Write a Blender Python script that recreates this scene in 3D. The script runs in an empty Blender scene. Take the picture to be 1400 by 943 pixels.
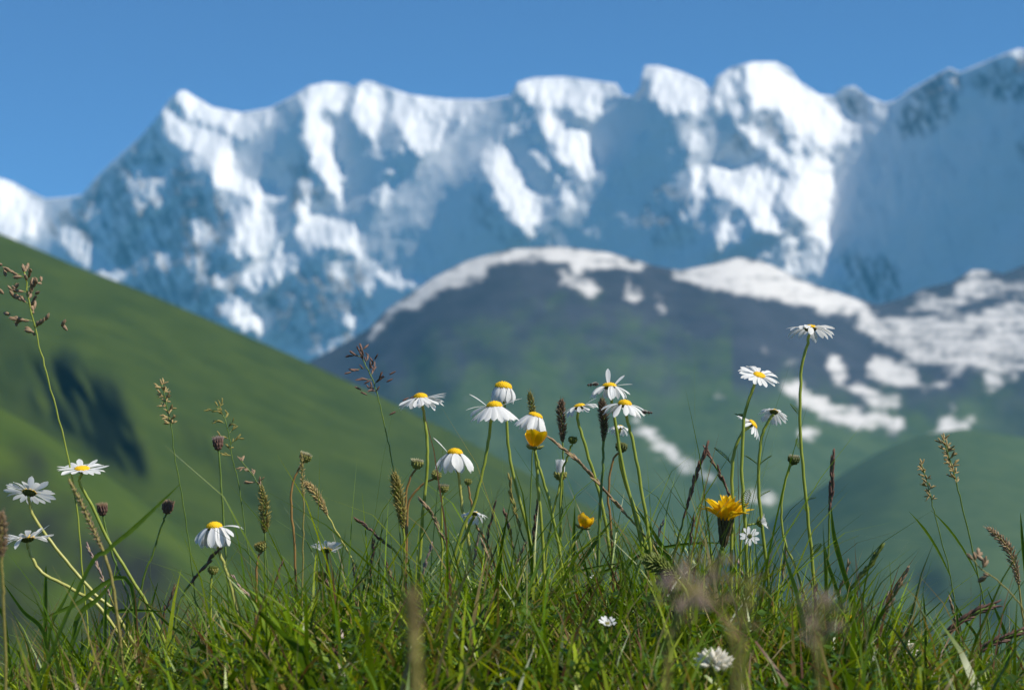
import bpy, math, random
import numpy as np
from mathutils import Vector, Matrix, Quaternion

# ------------------------------------------------------------------ camera, sky, sun, exposure
S = bpy.context.scene
COL = S.collection
FPX, CX, CY, HOR = 2722.0, 700.0, 471.5, 800.0       # focal length in photo pixels, centre, row of eye level
EYE = 0.09
PITCH = math.atan((HOR - CY) / FPX)
FOCUS = 1.36
cam_d = bpy.data.cameras.new('camera')
cam = bpy.data.objects.new('camera', cam_d)
COL.objects.link(cam)
cam.location = (0, 0, EYE)
cam.rotation_euler = (math.pi / 2 + PITCH, 0, 0)
cam_d.sensor_width = 36.0
cam_d.lens = 36.0 * FPX / 1400.0
cam_d.clip_start = 0.02
cam_d.clip_end = 90000.0
cam_d.dof.use_dof = True
cam_d.dof.focus_distance = FOCUS
cam_d.dof.aperture_fstop = 14.5
cam_d.dof.aperture_blades = 0
S.camera = cam

SUN_AZ, SUN_EL = math.radians(119), math.radians(46)   # azimuth measured from the view direction to the right
SUN = Vector((math.cos(SUN_EL) * math.sin(SUN_AZ), math.cos(SUN_EL) * math.cos(SUN_AZ), math.sin(SUN_EL)))
W = bpy.data.worlds.new('World')
S.world = W
W.use_nodes = True
wn = W.node_tree
sky = wn.nodes.new('ShaderNodeTexSky')
sky.sky_type = 'NISHITA'
sky.sun_disc = False
sky.sun_elevation = SUN_EL
sky.sun_rotation = SUN_AZ
sky.altitude = 2200
sky.air_density = 0.85
sky.dust_density = 0.0
sky.ozone_density = 10.0
wn.nodes['Background'].inputs["Strength"].default_value = 0.096
wn.links.new(sky.outputs[0], wn.nodes['Background'].inputs['Color'])
sun_d = bpy.data.lights.new('sun', 'SUN')
sun_d.energy = 5.0
sun_d.angle = math.radians(0.53)
sun_d.color = (1.0, 0.94, 0.83)
sun = bpy.data.objects.new('sun', sun_d)
COL.objects.link(sun)
sun.rotation_euler = SUN.to_track_quat('Z', 'Y').to_euler()
sun.location = SUN * 50

S.view_settings.view_transform = 'Standard'
S.view_settings.look = 'None'
S.view_settings.gamma = 1.0
S.view_settings.exposure = 0.40
S.view_settings.use_curve_mapping = False
S.render.engine = 'CYCLES'
S.cycles.use_denoising = True
S.cycles.max_bounces = 8
S.cycles.diffuse_bounces = 3
S.cycles.glossy_bounces = 2
S.cycles.transmission_bounces = 4
S.cycles.volume_bounces = 1
S.cycles.transparent_max_bounces = 6
S.cycles.sample_clamp_indirect = 4.0

# ------------------------------------------------------------------ helpers
R = random.Random(7)
CAM = Vector((0, 0, EYE))
FWD = Vector((0, math.cos(PITCH), math.sin(PITCH)))
UPV = Vector((0, -math.sin(PITCH), math.cos(PITCH)))


def at(x, y, d):
    return CAM + d * (FWD + Vector(((x - CX) / FPX, 0, 0)) - UPV * ((y - CY) / FPX))


def tag(o, label=None, cat=None, group=None, kind=None):
    if label: o['label'] = label
    if cat: o['category'] = cat
    if group: o['group'] = group
    if kind: o['kind'] = kind
    return o


def link(name, me, mat=None, parent=None, smooth=True):
    o = bpy.data.objects.new(name, me)
    if mat is not None and not me.materials:
        me.materials.append(mat)
    if smooth and me.polygons:
        me.polygons.foreach_set('use_smooth', [True] * len(me.polygons))
    COL.objects.link(o)
    if parent is not None:
        o.parent = parent
    return o


def empty(name, loc):
    o = bpy.data.objects.new(name, None)
    o.empty_display_size = 0.01
    o.location = loc
    COL.objects.link(o)
    return o


def new_mat(name):
    m = bpy.data.materials.new(name)
    m.use_nodes = True
    nt = m.node_tree
    for n in list(nt.nodes):
        nt.nodes.remove(n)
    out = nt.nodes.new('ShaderNodeOutputMaterial')
    return m, nt, out


def N(nt, kind, **kw):
    n = nt.nodes.new(kind)
    for k, v in kw.items():
        if k in n.inputs.keys() if isinstance(k, str) else False:
            n.inputs[k].default_value = v
        else:
            setattr(n, k, v)
    return n


# ------------------------------------------------------------------ numpy terrain tools
RS = np.random.RandomState(11)


def noise(h, w, cell, oct=4, gain=0.5, seed=0):
    """Gradient noise with several octaves, about -1..1."""
    rs = np.random.RandomState(seed)
    out = np.zeros((h, w)); amp = 1.0; tot = 0
    cx = cell if isinstance(cell, tuple) else (cell, cell)
    for o in range(oct):
        sx, sy = max(1.5, cx[0] / 2 ** o), max(1.5, cx[1] / 2 ** o)
        an = rs.uniform(0, 2 * np.pi, (int(h / sy) + 4, int(w / sx) + 4))
        gx, gy = np.cos(an), np.sin(an)
        xs = np.arange(w) / sx + rs.uniform(0, 1); ys = np.arange(h) / sy + rs.uniform(0, 1)
        xi = xs.astype(int); yi = ys.astype(int)
        fx = (xs - xi)[None, :]; fy = (ys - yi)[:, None]
        u = fx ** 3 * (fx * (fx * 6 - 15) + 10); v = fy ** 3 * (fy * (fy * 6 - 15) + 10)
        def dot(dy, dx):
            k = np.ix_(yi + dy, xi + dx); return gx[k] * (fx - dx) + gy[k] * (fy - dy)
        n = (dot(0, 0) * (1 - u) + dot(0, 1) * u) * (1 - v) + (dot(1, 0) * (1 - u) + dot(1, 1) * u) * v
        out += amp * n * 1.5
        tot += amp; amp *= gain
    return out / tot * 1.25


def slanted(h, w, cell, k, oct, gain, seed):
    """Noise whose features lean: each row lower down is shifted k columns further to the right."""
    n = noise(h, w + int(abs(k) * h) + 2, cell, oct, gain, seed)
    return np.stack([n[i, int(k * (h - i)):int(k * (h - i)) + w] for i in range(h)])


def blur(a, s):
    n = int(s * 3) + 1
    k = np.exp(-0.5 * (np.arange(-n, n + 1) / s) ** 2); k /= k.sum()
    p = np.pad(a, ((n, n), (0, 0)), 'edge')
    a = sum(k[i] * p[i:i + a.shape[0]] for i in range(2 * n + 1))
    p = np.pad(a, ((0, 0), (n, n)), 'edge')
    return sum(k[i] * p[:, i:i + a.shape[1]] for i in range(2 * n + 1))


def poly_mask(X, Y, poly):
    inside = np.zeros(X.shape, bool)
    n = len(poly)
    for i in range(n):
        x1, y1 = poly[i]; x2, y2 = poly[(i + 1) % n]
        if y1 == y2: continue
        c = ((y1 > Y) != (y2 > Y)) & (X < (x2 - x1) * (Y - y1) / (y2 - y1) + x1)
        inside ^= c
    return inside


def shapes(X, Y, items, wob=0, seed=0):
    """Union of outlines: (weight, polygon) or (weight, (cx, cy, rx, ry)). Outlines get wobbly edges."""
    m = np.zeros(X.shape)
    if wob:
        h, w = X.shape
        X = X + wob * noise(h, w, 9, 3, 0.6, seed); Y = Y + wob * noise(h, w, 9, 3, 0.6, seed + 1)
    for wgt, p in items:
        if len(p) == 4 and not isinstance(p[0], tuple):
            k = ((X - p[0]) / p[2]) ** 2 + ((Y - p[1]) / p[3]) ** 2 < 1
        else:
            k = poly_mask(X, Y, p)
        m = np.where(k, np.maximum(m, wgt), m)
    return m


def terrain(name, crest, d_crest, d_base, z_base, xr, step, rows, relief_fn, attr_fn, mat, back):
    """A landform: a face rising from its foot to a crest line, with relief, and a far side falling away behind it."""
    x = np.arange(xr[0], xr[1] + step, step)
    cy = np.interp(x, [p[0] for p in crest], [p[1] for p in crest])
    dc = np.interp(x, *zip(*d_crest)) if isinstance(d_crest, list) else np.full(len(x), float(d_crest))
    db = np.interp(x, *zip(*d_base)) if isinstance(d_base, list) else np.full(len(x), float(d_base))
    kk = max(3, int(160 / step)); ke = np.hanning(2 * kk + 1); ke /= ke.sum()
    dc = np.convolve(np.pad(dc, kk, 'edge'), ke, 'valid'); db = np.convolve(np.pad(db, kk, 'edge'), ke, 'valid')
    zc = (HOR - cy) / FPX * dc
    t = np.linspace(0, 1, rows)[:, None]
    z = z_base + (zc - z_base)[None, :] * t
    kw = max(3, int(90 / step)); ker = np.hanning(2 * kw + 1); ker /= ker.sum()
    zs = np.convolve(np.pad(zc, kw, 'edge'), ker, 'valid')           # the slope follows the broad height of the crest, not its teeth
    d = db[None, :] + (dc - db)[None, :] * (z - z_base) / (zs - z_base)[None, :]
    px = np.repeat(x[None, :], rows, 0)
    py = HOR - z / d * FPX
    # relief on a regular grid in the same angular units, then sampled
    y0, y1 = float(py.min()) - 10, min(float(py.max()) + 10, 1050)
    gx = np.arange(xr[0], xr[1] + step, step); gy = np.arange(y0, y1, step)
    GX, GY = np.meshgrid(gx, gy)
    r, at_ = relief_fn(GX, GY, step)

    def samp(a):
        fy = np.clip((py - y0) / step, 0, len(gy) - 1.001); fx = np.clip((px - gx[0]) / step, 0, len(gx) - 1.001)
        iy = fy.astype(int); ix = fx.astype(int); ty = fy - iy; tx = fx - ix
        return (a[iy, ix] * (1 - tx) + a[iy, ix + 1] * tx) * (1 - ty) + (a[iy + 1, ix] * (1 - tx) + a[iy + 1, ix + 1] * tx) * ty
    dd = d + samp(r) * d / FPX
    P = np.zeros((rows, len(x), 3))
    k = (px - CX) / FPX; v = (py - CY) / FPX
    P[..., 0] = dd * k
    P[..., 1] = dd * (FWD.y - v * UPV.y)
    P[..., 2] = EYE + dd * (FWD.z - v * UPV.z)
    nb = 8
    B = np.zeros((nb, len(x), 3))
    for i in range(nb):
        q = (i + 1) / nb
        B[i] = P[-1]
        B[i, :, 0] *= 1 + q * back / dc.mean() * 0.3
        B[i, :, 1] += back * q
        B[i, :, 2] = P[-1, :, 2] * (1 - q) ** 1.2 * (1 - .12 * (i == 0)) + z_base * (1 - (1 - q) ** 1.2)
    P = np.concatenate([P, B]); H, Wd = P.shape[:2]
    idx = np.arange(H * Wd).reshape(H, Wd)
    F = np.stack([idx[:-1, :-1], idx[:-1, 1:], idx[1:, 1:], idx[1:, :-1]], -1).reshape(-1, 4)
    me = bpy.data.meshes.new(name)
    me.vertices.add(H * Wd); me.vertices.foreach_set('co', P.reshape(-1))
    me.loops.add(F.size); me.loops.foreach_set('vertex_index', F.reshape(-1))
    me.polygons.add(len(F)); me.polygons.foreach_set('loop_start', np.arange(0, F.size, 4))
    me.update()
    for key, a in at_.items():
        s = np.concatenate([samp(a), np.repeat(samp(a)[-1:], nb, 0)]).astype(np.float32)
        att = me.attributes.new(key, 'FLOAT', 'POINT'); att.data.foreach_set('value', s.reshape(-1))
    o = link(name, me, mat)
    tag(o, kind='structure')
    return o


def relief_from(g, step, eps=0.12, hp=140.0):
    """Height of ground whose rise along the sun's bearing is g: spurs and hollows with sunny and shady sides."""
    h, w = g.shape
    ph, pw = h // 2, w // 4
    G = np.pad(g, ((ph, ph), (pw, pw)), 'reflect')
    G = G - G.mean()
    sp = math.hypot(SUN.x, SUN.z); ax, ay = SUN.x / sp, -SUN.z / sp
    ky = np.fft.fftfreq(G.shape[0], step)[:, None] * 2 * math.pi; kx = np.fft.fftfreq(G.shape[1], step)[None, :] * 2 * math.pi
    kp = kx * ax + ky * ay; kq = -kx * ay + ky * ax
    den = kp ** 2 + eps * kq ** 2 + (1.0 / hp) ** 2
    Rr = np.real(np.fft.ifft2(np.fft.fft2(G) * (-1j * kp) / den))
    return Rr[ph:ph + h, pw:pw + w]


def land_mat(name, build):
    m, nt, out = new_mat(name)
    b = N(nt, 'ShaderNodeBsdfPrincipled')
    b.inputs['Roughness'].default_value = 0.85
    b.inputs['Specular IOR Level'].default_value = 0.15
    build(nt, b)
    nt.links.new(b.outputs[0], out.inputs[0])
    return m


def attr(nt, name):
    a = nt.nodes.new('ShaderNodeAttribute'); a.attribute_name = name
    return a.outputs['Fac']


def mixc(nt, fac, a, b):
    n = nt.nodes.new('ShaderNodeMix'); n.data_type = 'RGBA'
    for sock, v in ((n.inputs[0], fac), (n.inputs[6], a), (n.inputs[7], b)):
        if isinstance(v, (int, float)): sock.default_value = v
        elif isinstance(v, tuple): sock.default_value = (*v, 1.0) if len(v) == 3 else v
        else: nt.links.new(v, sock)
    return n.outputs[2]


def ntex(nt, scale, detail=5, rough=0.55, coord='Object'):
    tc = nt.nodes.new('ShaderNodeTexCoord')
    n = nt.nodes.new('ShaderNodeTexNoise'); n.inputs['Scale'].default_value = scale
    n.inputs['Detail'].default_value = detail; n.inputs['Roughness'].default_value = rough
    nt.links.new(tc.outputs[coord], n.inputs['Vector'])
    return n.outputs['Fac']


def ramp(nt, fac, p0, p1):
    n = nt.nodes.new('ShaderNodeMapRange'); n.inputs['From Min'].default_value = p0; n.inputs['From Max'].default_value = p1
    nt.links.new(fac, n.inputs['Value'])
    return n.outputs['Result']


# ------------------------------------------------------------------ the snow massif
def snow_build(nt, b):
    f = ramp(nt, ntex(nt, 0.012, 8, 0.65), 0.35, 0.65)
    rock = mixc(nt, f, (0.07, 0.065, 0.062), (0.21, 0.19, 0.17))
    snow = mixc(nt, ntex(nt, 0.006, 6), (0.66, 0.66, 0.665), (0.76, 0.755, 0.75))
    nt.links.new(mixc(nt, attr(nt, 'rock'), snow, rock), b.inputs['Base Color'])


MASSIF_CREST = [(-900, 330), (-600, 200), (-350, 255), (-200, 215), (-60, 236), (0, 243), (20, 250), (40, 262), (62, 273), (85, 271), (100, 270), (112, 268), (130, 245),
    (150, 225), (190, 190), (215, 160), (232, 135), (246, 122), (254, 122), (264, 130), (290, 147), (330, 155), (370, 148),
    (400, 132), (422, 117), (445, 112), (475, 115), (483, 121), (497, 110), (510, 112), (530, 120), (560, 130), (610, 136),
    (665, 137), (698, 132), (708, 112), (730, 106), (770, 105), (800, 109), (843, 115), (852, 132), (864, 135), (875, 122), (881, 88),
    (900, 88), (930, 98), (960, 112), (971, 127), (980, 106), (1000, 92), (1030, 84), (1062, 84), (1080, 94), (1092, 112),
    (1120, 131), (1140, 133), (1152, 120), (1168, 116), (1186, 132), (1210, 143), (1226, 138), (1242, 124), (1272, 107), (1298, 92),
    (1312, 100), (1342, 87), (1372, 74), (1392, 66), (1450, 75), (1560, 120), (1800, 200), (2300, 350)]
MASSIF_LIT = [
    (1, [(-60, 236), (0, 243), (20, 250), (40, 264), (57, 277), (63, 292), (58, 308), (45, 320), (10, 328), (-60, 330)]),
    (.35, [(65, 275), (100, 270), (98, 282), (70, 284)]),
    (.55, (200, 202, 14, 10)), (.9, [(178, 235), (195, 222), (215, 225), (238, 228), (240, 240), (226, 250), (226, 275), (215, 285), (205, 272), (196, 292), (183, 290), (178, 262), (172, 250)]),
    (.6, [(125, 277), (150, 270), (155, 300), (155, 330), (140, 335), (130, 320), (110, 300)]),
    (1, [(82, 310), (100, 313), (125, 333), (150, 353), (174, 370), (172, 390), (150, 386), (125, 368), (95, 348), (80, 328)]),
    (.8, (222, 355, 12, 16)), (.9, [(265, 295), (280, 305), (298, 315), (296, 330), (280, 341), (266, 333)]),
    (.7, (266, 360, 13, 14)), (.5, (276, 384, 9, 10)), (.4, (190, 360, 12, 14)), (.4, (205, 325, 12, 20)),
    (1, [(240, 128), (250, 120), (262, 127), (300, 148), (330, 155), (370, 147), (378, 152), (362, 172), (345, 187), (330, 189), (320, 180), (300, 170), (275, 163), (255, 160), (243, 145)]),
    (1, [(221, 160), (231, 148), (240, 155), (255, 170), (290, 178), (315, 188), (323, 200), (316, 220), (322, 235), (345, 245), (370, 248), (394, 268), (388, 280), (365, 277), (345, 275), (333, 266), (305, 260), (290, 247), (289, 225), (275, 210), (250, 206), (230, 191), (221, 175)]),
    (.8, (268, 222, 10, 10)), (.5, (315, 280, 15, 10)),
    (.85, [(318, 290), (335, 285), (345, 268), (362, 280), (381, 300), (381, 322), (366, 332), (350, 348), (325, 354), (314, 345), (318, 322), (325, 310), (317, 298)]),
    (.9, [(335, 375), (350, 366), (360, 356), (375, 352), (386, 333), (400, 343), (412, 365), (405, 374), (390, 371), (380, 390), (365, 400), (345, 401), (329, 387)]),
    (.8, (302, 383, 11, 13)), (.95, [(294, 412), (320, 404), (350, 414), (359, 440), (357, 458), (330, 448), (303, 432)]),
    (1, [(406, 132), (425, 116), (450, 110), (475, 114), (479, 130), (471, 149), (450, 157), (435, 149), (413, 140)]),
    (1, [(415, 150), (430, 147), (446, 165), (453, 185), (463, 215), (468, 240), (476, 275), (474, 291), (461, 286), (454, 266), (444, 249), (431, 233), (419, 206), (411, 186)]),
    (.85, (420, 253, 11, 11)),
    (.95, [(407, 274), (418, 269), (430, 284), (450, 297), (470, 305), (484, 301), (489, 320), (492, 335), (503, 348), (490, 354), (474, 340), (455, 335), (436, 337), (428, 350), (414, 346), (403, 320), (411, 310), (406, 292)]),
    (.75, (460, 371, 13, 12)),
    (1, [(485, 121), (500, 110), (518, 119), (529, 140), (526, 162), (518, 182), (504, 189), (494, 175), (484, 160)]),
    (1, [(533, 122), (560, 129), (600, 134), (650, 136), (672, 137), (652, 143), (646, 160), (633, 174), (624, 162), (616, 172), (606, 182), (600, 202), (586, 209), (575, 217), (564, 206), (549, 186), (539, 171), (536, 150)]),
    (.6, [(503, 198), (515, 196), (524, 215), (517, 222)]), (.7, [(524, 229), (541, 233), (543, 256), (521, 284), (507, 277), (509, 260), (521, 254)]), (.45, (546, 213, 8, 18)),
    (.95, [(507, 354), (535, 371), (560, 378), (582, 379), (577, 394), (555, 394), (530, 388), (513, 374)]), (.8, (504, 394, 12, 9)), (.85, (481, 439, 13, 11)), (.45, [(428, 482), (470, 455), (490, 448), (480, 465), (445, 488)]),
    (1, [(706, 112), (730, 106), (760, 104), (800, 109), (846, 116), (849, 125), (831, 139), (823, 157), (808, 168), (791, 161), (780, 148), (760, 146), (735, 149), (716, 136)]),
    (1, [(659, 215), (667, 197), (682, 194), (700, 209), (713, 230), (726, 250), (741, 270), (739, 302), (730, 320), (714, 312), (694, 291), (676, 273), (677, 255), (664, 238)]),
    (.95, [(735, 160), (748, 149), (760, 159), (775, 174), (790, 167), (803, 180), (809, 205), (816, 225), (813, 244), (800, 247), (789, 236), (771, 226), (754, 201), (741, 186)]),
    (.75, [(720, 195), (735, 199), (756, 225), (776, 250), (788, 270), (783, 283), (773, 279), (764, 256), (744, 231), (723, 210)]), (.4, (751, 275, 8, 12)),
    (.5, [(708, 150), (729, 154), (726, 181), (714, 187), (693, 187), (688, 175)]),
    (1, [(881, 87), (900, 87), (940, 99), (966, 116), (971, 128), (963, 146), (945, 153), (935, 151), (925, 165), (911, 156), (899, 141), (887, 126), (892, 118), (885, 105)]),
    (.7, [(866, 192), (885, 178), (898, 176), (890, 192), (872, 198)]), (.75, (951, 194, 11, 13)), (.6, (1005, 152, 8, 11)),
    (.7, [(974, 120), (985, 99), (1003, 93), (1010, 105), (1006, 132), (1000, 132), (985, 142), (975, 137)]),
    (1, [(1018, 90), (1035, 84), (1060, 84), (1080, 103), (1100, 119), (1125, 132), (1142, 150), (1184, 175), (1166, 192), (1141, 202), (1135, 211), (1118, 196), (1085, 167), (1069, 152), (1055, 147), (1029, 152), (1026, 130), (1019, 110)]),
    (.5, [(1060, 160), (1090, 170), (1135, 205), (1135, 220), (1100, 222), (1080, 205)]),
    (.9, [(1014, 168), (1040, 179), (1065, 199), (1085, 214), (1105, 221), (1111, 241), (1090, 246), (1069, 223), (1044, 206), (1018, 186)]),
    (1, [(967, 222), (985, 219), (1000, 231), (1030, 224), (1060, 244), (1090, 247), (1115, 214), (1135, 217), (1142, 245), (1133, 275), (1131, 295), (1139, 315), (1134, 337), (1117, 327), (1099, 302), (1075, 282), (1060, 264), (1055, 282), (1067, 312), (1055, 324), (1034, 317), (1029, 300), (1011, 287), (999, 264), (977, 270), (969, 250)]),
    (.8, [(948, 228), (962, 227), (966, 265), (956, 295), (941, 292), (944, 265)]), (.5, (937, 299, 7, 9)),
    (.75, [(984, 300), (1000, 294), (1019, 309), (1019, 330), (995, 327), (986, 348), (977, 352), (981, 320)]),
    (.6, (1045, 346, 11, 10)), (.7, [(1071, 324), (1089, 324), (1093, 372), (1078, 372)]), (.5, (1118, 342, 12, 10)),
    (.7, (1193, 146, 8, 14)), (.55, (1208, 155, 9, 8)), (.4, (1168, 124, 7, 7)), (.8, (1298, 116, 9, 11)), (.7, (1391, 73, 10, 8)), (.3, (1172, 332, 8, 8)),
    (.35, [(1100, 345), (1175, 372), (1165, 392), (1110, 372)])]
MASSIF_ROCK = [(.9, [(1225, 190), (1235, 145), (1255, 120), (1298, 98), (1316, 130), (1302, 162), (1262, 188)]), (.7, [(1316, 112), (1345, 92), (1400, 78), (1460, 85), (1460, 140), (1360, 142)]),
    (.8, [(1380, 195), (1470, 185), (1470, 230), (1400, 225)]), (.9, [(1140, 130), (1165, 116), (1192, 140), (1190, 165), (1165, 160)]), (.8, [(1078, 92), (1088, 96), (1092, 112), (1084, 108)]),
    (.6, [(1030, 158), (1058, 152), (1085, 175), (1120, 200), (1095, 205), (1060, 192)]), (.6, [(995, 185), (1020, 175), (1040, 205), (1060, 225), (1000, 222)]),
    (.7, [(105, 275), (155, 222), (215, 160), (222, 195), (265, 230), (290, 260), (330, 290), (310, 340), (330, 400), (290, 460), (150, 400), (85, 350), (60, 300)]),
    (.6, [(385, 230), (410, 200), (455, 270), (400, 300)]), (.55, [(330, 395), (420, 350), (500, 360), (520, 400), (480, 480), (380, 480)]), (.45, [(640, 230), (670, 270), (720, 330), (700, 350), (640, 300)]),
    (.5, [(860, 100), (882, 90), (890, 140), (870, 150)]), (.45, [(900, 240), (950, 260), (960, 330), (900, 350), (860, 300)]), (.65, [(1140, 340), (1220, 350), (1240, 400), (1200, 420), (1150, 395)])]


def massif_relief(X, Y, st):
    h, w = X.shape
    L = shapes(X, Y, MASSIF_LIT, 9, 3)
    rk = blur(shapes(X, Y, MASSIF_ROCK, 14, 9), 4)
    n1 = noise(h, w, 60 / st, 5, 0.62, 21); n2 = noise(h, w, 20 / st, 4, 0.7, 22); n3 = noise(h, w, 9 / st, 3, 0.75, 25); n4 = noise(h, w, 24 / st, 4, 0.75, 26)
    sl = slanted(h, w, (9 / st, 34 / st), 0.45, 3, 0.65, 28); sl2 = slanted(h, w, (12 / st, 46 / st), 0.12, 3, 0.65, 29)
    out = (X < -20) | (X > 1430)
    L = np.where(out, (n1 > 0.12) * 0.9, L)
    rr = np.clip(rk * 1.6, 0, 1)
    L = L * (1 - 0.6 * rr * np.clip(n4 * 3, 0, 1))
    L = np.maximum(L, 0.75 * np.clip(rk - 0.2, 0, 1) * (n4 * 0.6 + sl * 0.6 < -0.45) * (X < 520))
    soft = blur(L, 4 / st); on = np.clip(soft * 2.5, 0, 1)
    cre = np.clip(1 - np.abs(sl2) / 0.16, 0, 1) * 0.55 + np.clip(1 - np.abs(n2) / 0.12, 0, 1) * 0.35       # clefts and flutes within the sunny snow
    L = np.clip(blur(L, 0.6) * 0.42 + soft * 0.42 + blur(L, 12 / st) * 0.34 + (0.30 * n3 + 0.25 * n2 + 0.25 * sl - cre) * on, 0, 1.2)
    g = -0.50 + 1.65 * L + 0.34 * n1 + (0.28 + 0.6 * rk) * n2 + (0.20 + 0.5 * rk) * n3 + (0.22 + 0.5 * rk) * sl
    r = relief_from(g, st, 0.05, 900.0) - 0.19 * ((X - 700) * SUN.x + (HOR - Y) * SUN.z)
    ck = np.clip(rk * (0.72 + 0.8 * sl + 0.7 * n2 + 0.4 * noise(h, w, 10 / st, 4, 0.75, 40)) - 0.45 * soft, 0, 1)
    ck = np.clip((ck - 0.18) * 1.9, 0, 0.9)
    st2 = np.clip(0.55 * sl2 + 0.45 * n1 + 0.35 * sl - 0.05, 0, 1) * 0.36                                  # rock-toned streaks painting faint rib shading into the unlit snow
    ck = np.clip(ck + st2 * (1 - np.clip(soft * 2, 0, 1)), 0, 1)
    return r, {'rock': ck}


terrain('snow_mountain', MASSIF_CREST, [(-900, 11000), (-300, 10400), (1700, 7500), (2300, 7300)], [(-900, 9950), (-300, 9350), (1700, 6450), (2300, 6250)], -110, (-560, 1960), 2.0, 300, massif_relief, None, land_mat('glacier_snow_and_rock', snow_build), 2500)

# ------------------------------------------------------------------ the dark ridge in front of it, with snow patches
def ridge_build(nt, b):
    f = ramp(nt, ntex(nt, 0.01, 8, 0.6), 0.35, 0.65)
    rock = mixc(nt, f, (0.024, 0.029, 0.041), (0.042, 0.047, 0.061))
    green = mixc(nt, f, (0.034, 0.062, 0.024), (0.058, 0.090, 0.034))
    snow = mixc(nt, ntex(nt, 0.008, 6), (0.46, 0.44, 0.42), (0.62, 0.60, 0.575))
    nt.links.new(mixc(nt, attr(nt, 'snow'), mixc(nt, attr(nt, 'green'), rock, green), snow), b.inputs['Base Color'])


RIDGE_CREST = [(-300, 700), (100, 640), (380, 520), (430, 490), (470, 470), (505, 450), (530, 421), (560, 402), (590, 380), (640, 355), (700, 340), (760, 336), (830, 344),
    (895, 364), (930, 372), (970, 362), (1010, 349), (1045, 356), (1100, 386), (1150, 401), (1200, 420), (1235, 408), (1262, 393), (1300, 388), (1330, 364), (1345, 366), (1372, 378), (1405, 360),
    (1500, 330), (1700, 300), (2100, 420)]
RIDGE_SNOW = [
    (1, [(503, 466), (512, 446), (528, 422), (555, 404), (575, 392), (590, 378), (640, 353), (700, 338), (760, 334), (830, 342), (893, 362), (880, 373), (840, 366), (800, 370), (770, 361), (730, 353), (690, 361), (662, 364), (667, 384), (640, 388), (605, 391), (590, 404), (570, 420), (540, 430), (525, 442), (515, 463)]),
    (1, [(764, 370), (780, 377), (815, 387), (826, 400), (810, 407), (785, 396), (769, 385)]), (.9, [(848, 401), (862, 394), (882, 408), (876, 417), (850, 411)]), (.9, [(888, 402), (905, 407), (916, 426), (905, 430), (891, 416)]),
    (.5, (860, 392, 14, 8)),
    (1, [(898, 362), (935, 370), (970, 360), (1010, 347), (1050, 355), (1100, 385), (1150, 400), (1194, 421), (1185, 434), (1120, 427), (1050, 409), (1000, 403), (960, 391), (925, 379)]),
    (.78, [(1150, 442), (1180, 432), (1240, 436), (1300, 430), (1350, 420), (1400, 408), (1500, 390), (1480, 470), (1420, 500), (1390, 511), (1340, 537), (1345, 510), (1300, 505), (1260, 500), (1220, 477), (1180, 456)]),
    (.72, [(1235, 417), (1258, 400), (1300, 404), (1328, 363), (1345, 367), (1375, 386), (1420, 378), (1420, 398), (1350, 405), (1300, 427), (1250, 432)]),
    (.95, [(1188, 490), (1215, 484), (1250, 500), (1258, 521), (1230, 530), (1195, 517), (1182, 505)]), (.8, [(1255, 530), (1300, 512), (1320, 515), (1290, 530), (1262, 540)]), (.95, [(1134, 482), (1145, 479), (1161, 510), (1156, 527), (1140, 527), (1131, 505)]),
    (1, [(1063, 515), (1100, 529), (1140, 549), (1180, 561), (1236, 574), (1240, 586), (1215, 590), (1160, 582), (1110, 562), (1069, 537)]),
    (.9, [(1160, 535), (1180, 522), (1200, 535), (1235, 545), (1230, 557), (1195, 556)]), (.95, [(1094, 579), (1120, 584), (1129, 595), (1110, 606), (1094, 601)]), (.95, [(1266, 598), (1290, 574), (1337, 568), (1332, 583), (1300, 592), (1272, 604)]),
    (.5, [(1280, 570), (1310, 548), (1316, 555), (1290, 576)]), (.5, [(1340, 530), (1400, 500), (1400, 515), (1345, 548)]), (.5, [(1030, 470), (1060, 478), (1090, 500), (1080, 503), (1045, 488)]),
    (.9, [(862, 564), (890, 589), (930, 614), (960, 639), (981, 655), (971, 664), (940, 647), (900, 617), (868, 592)]), (.8, [(1005, 667), (1067, 671), (1064, 690), (1013, 687)]), (.5, (984, 540, 8, 8)), (.5, (638, 545, 8, 8))]
RIDGE_DARK = [(1, [(1330, 545), (1420, 500), (1600, 520), (1600, 640), (1400, 610), (1350, 590)]), (.7, [(560, 460), (600, 470), (590, 540), (560, 560)]), (.6, [(640, 470), (680, 480), (720, 560), (680, 560)]), (.6, [(780, 490), (820, 500), (860, 560), (880, 640), (840, 600)]), (.6, [(700, 600), (760, 620), (840, 700), (760, 680)]),
    (.6, [(960, 640), (1100, 640), (1180, 650), (1060, 710), (960, 720)]), (.5, [(470, 480), (520, 480), (540, 560), (490, 530)])]


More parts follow.
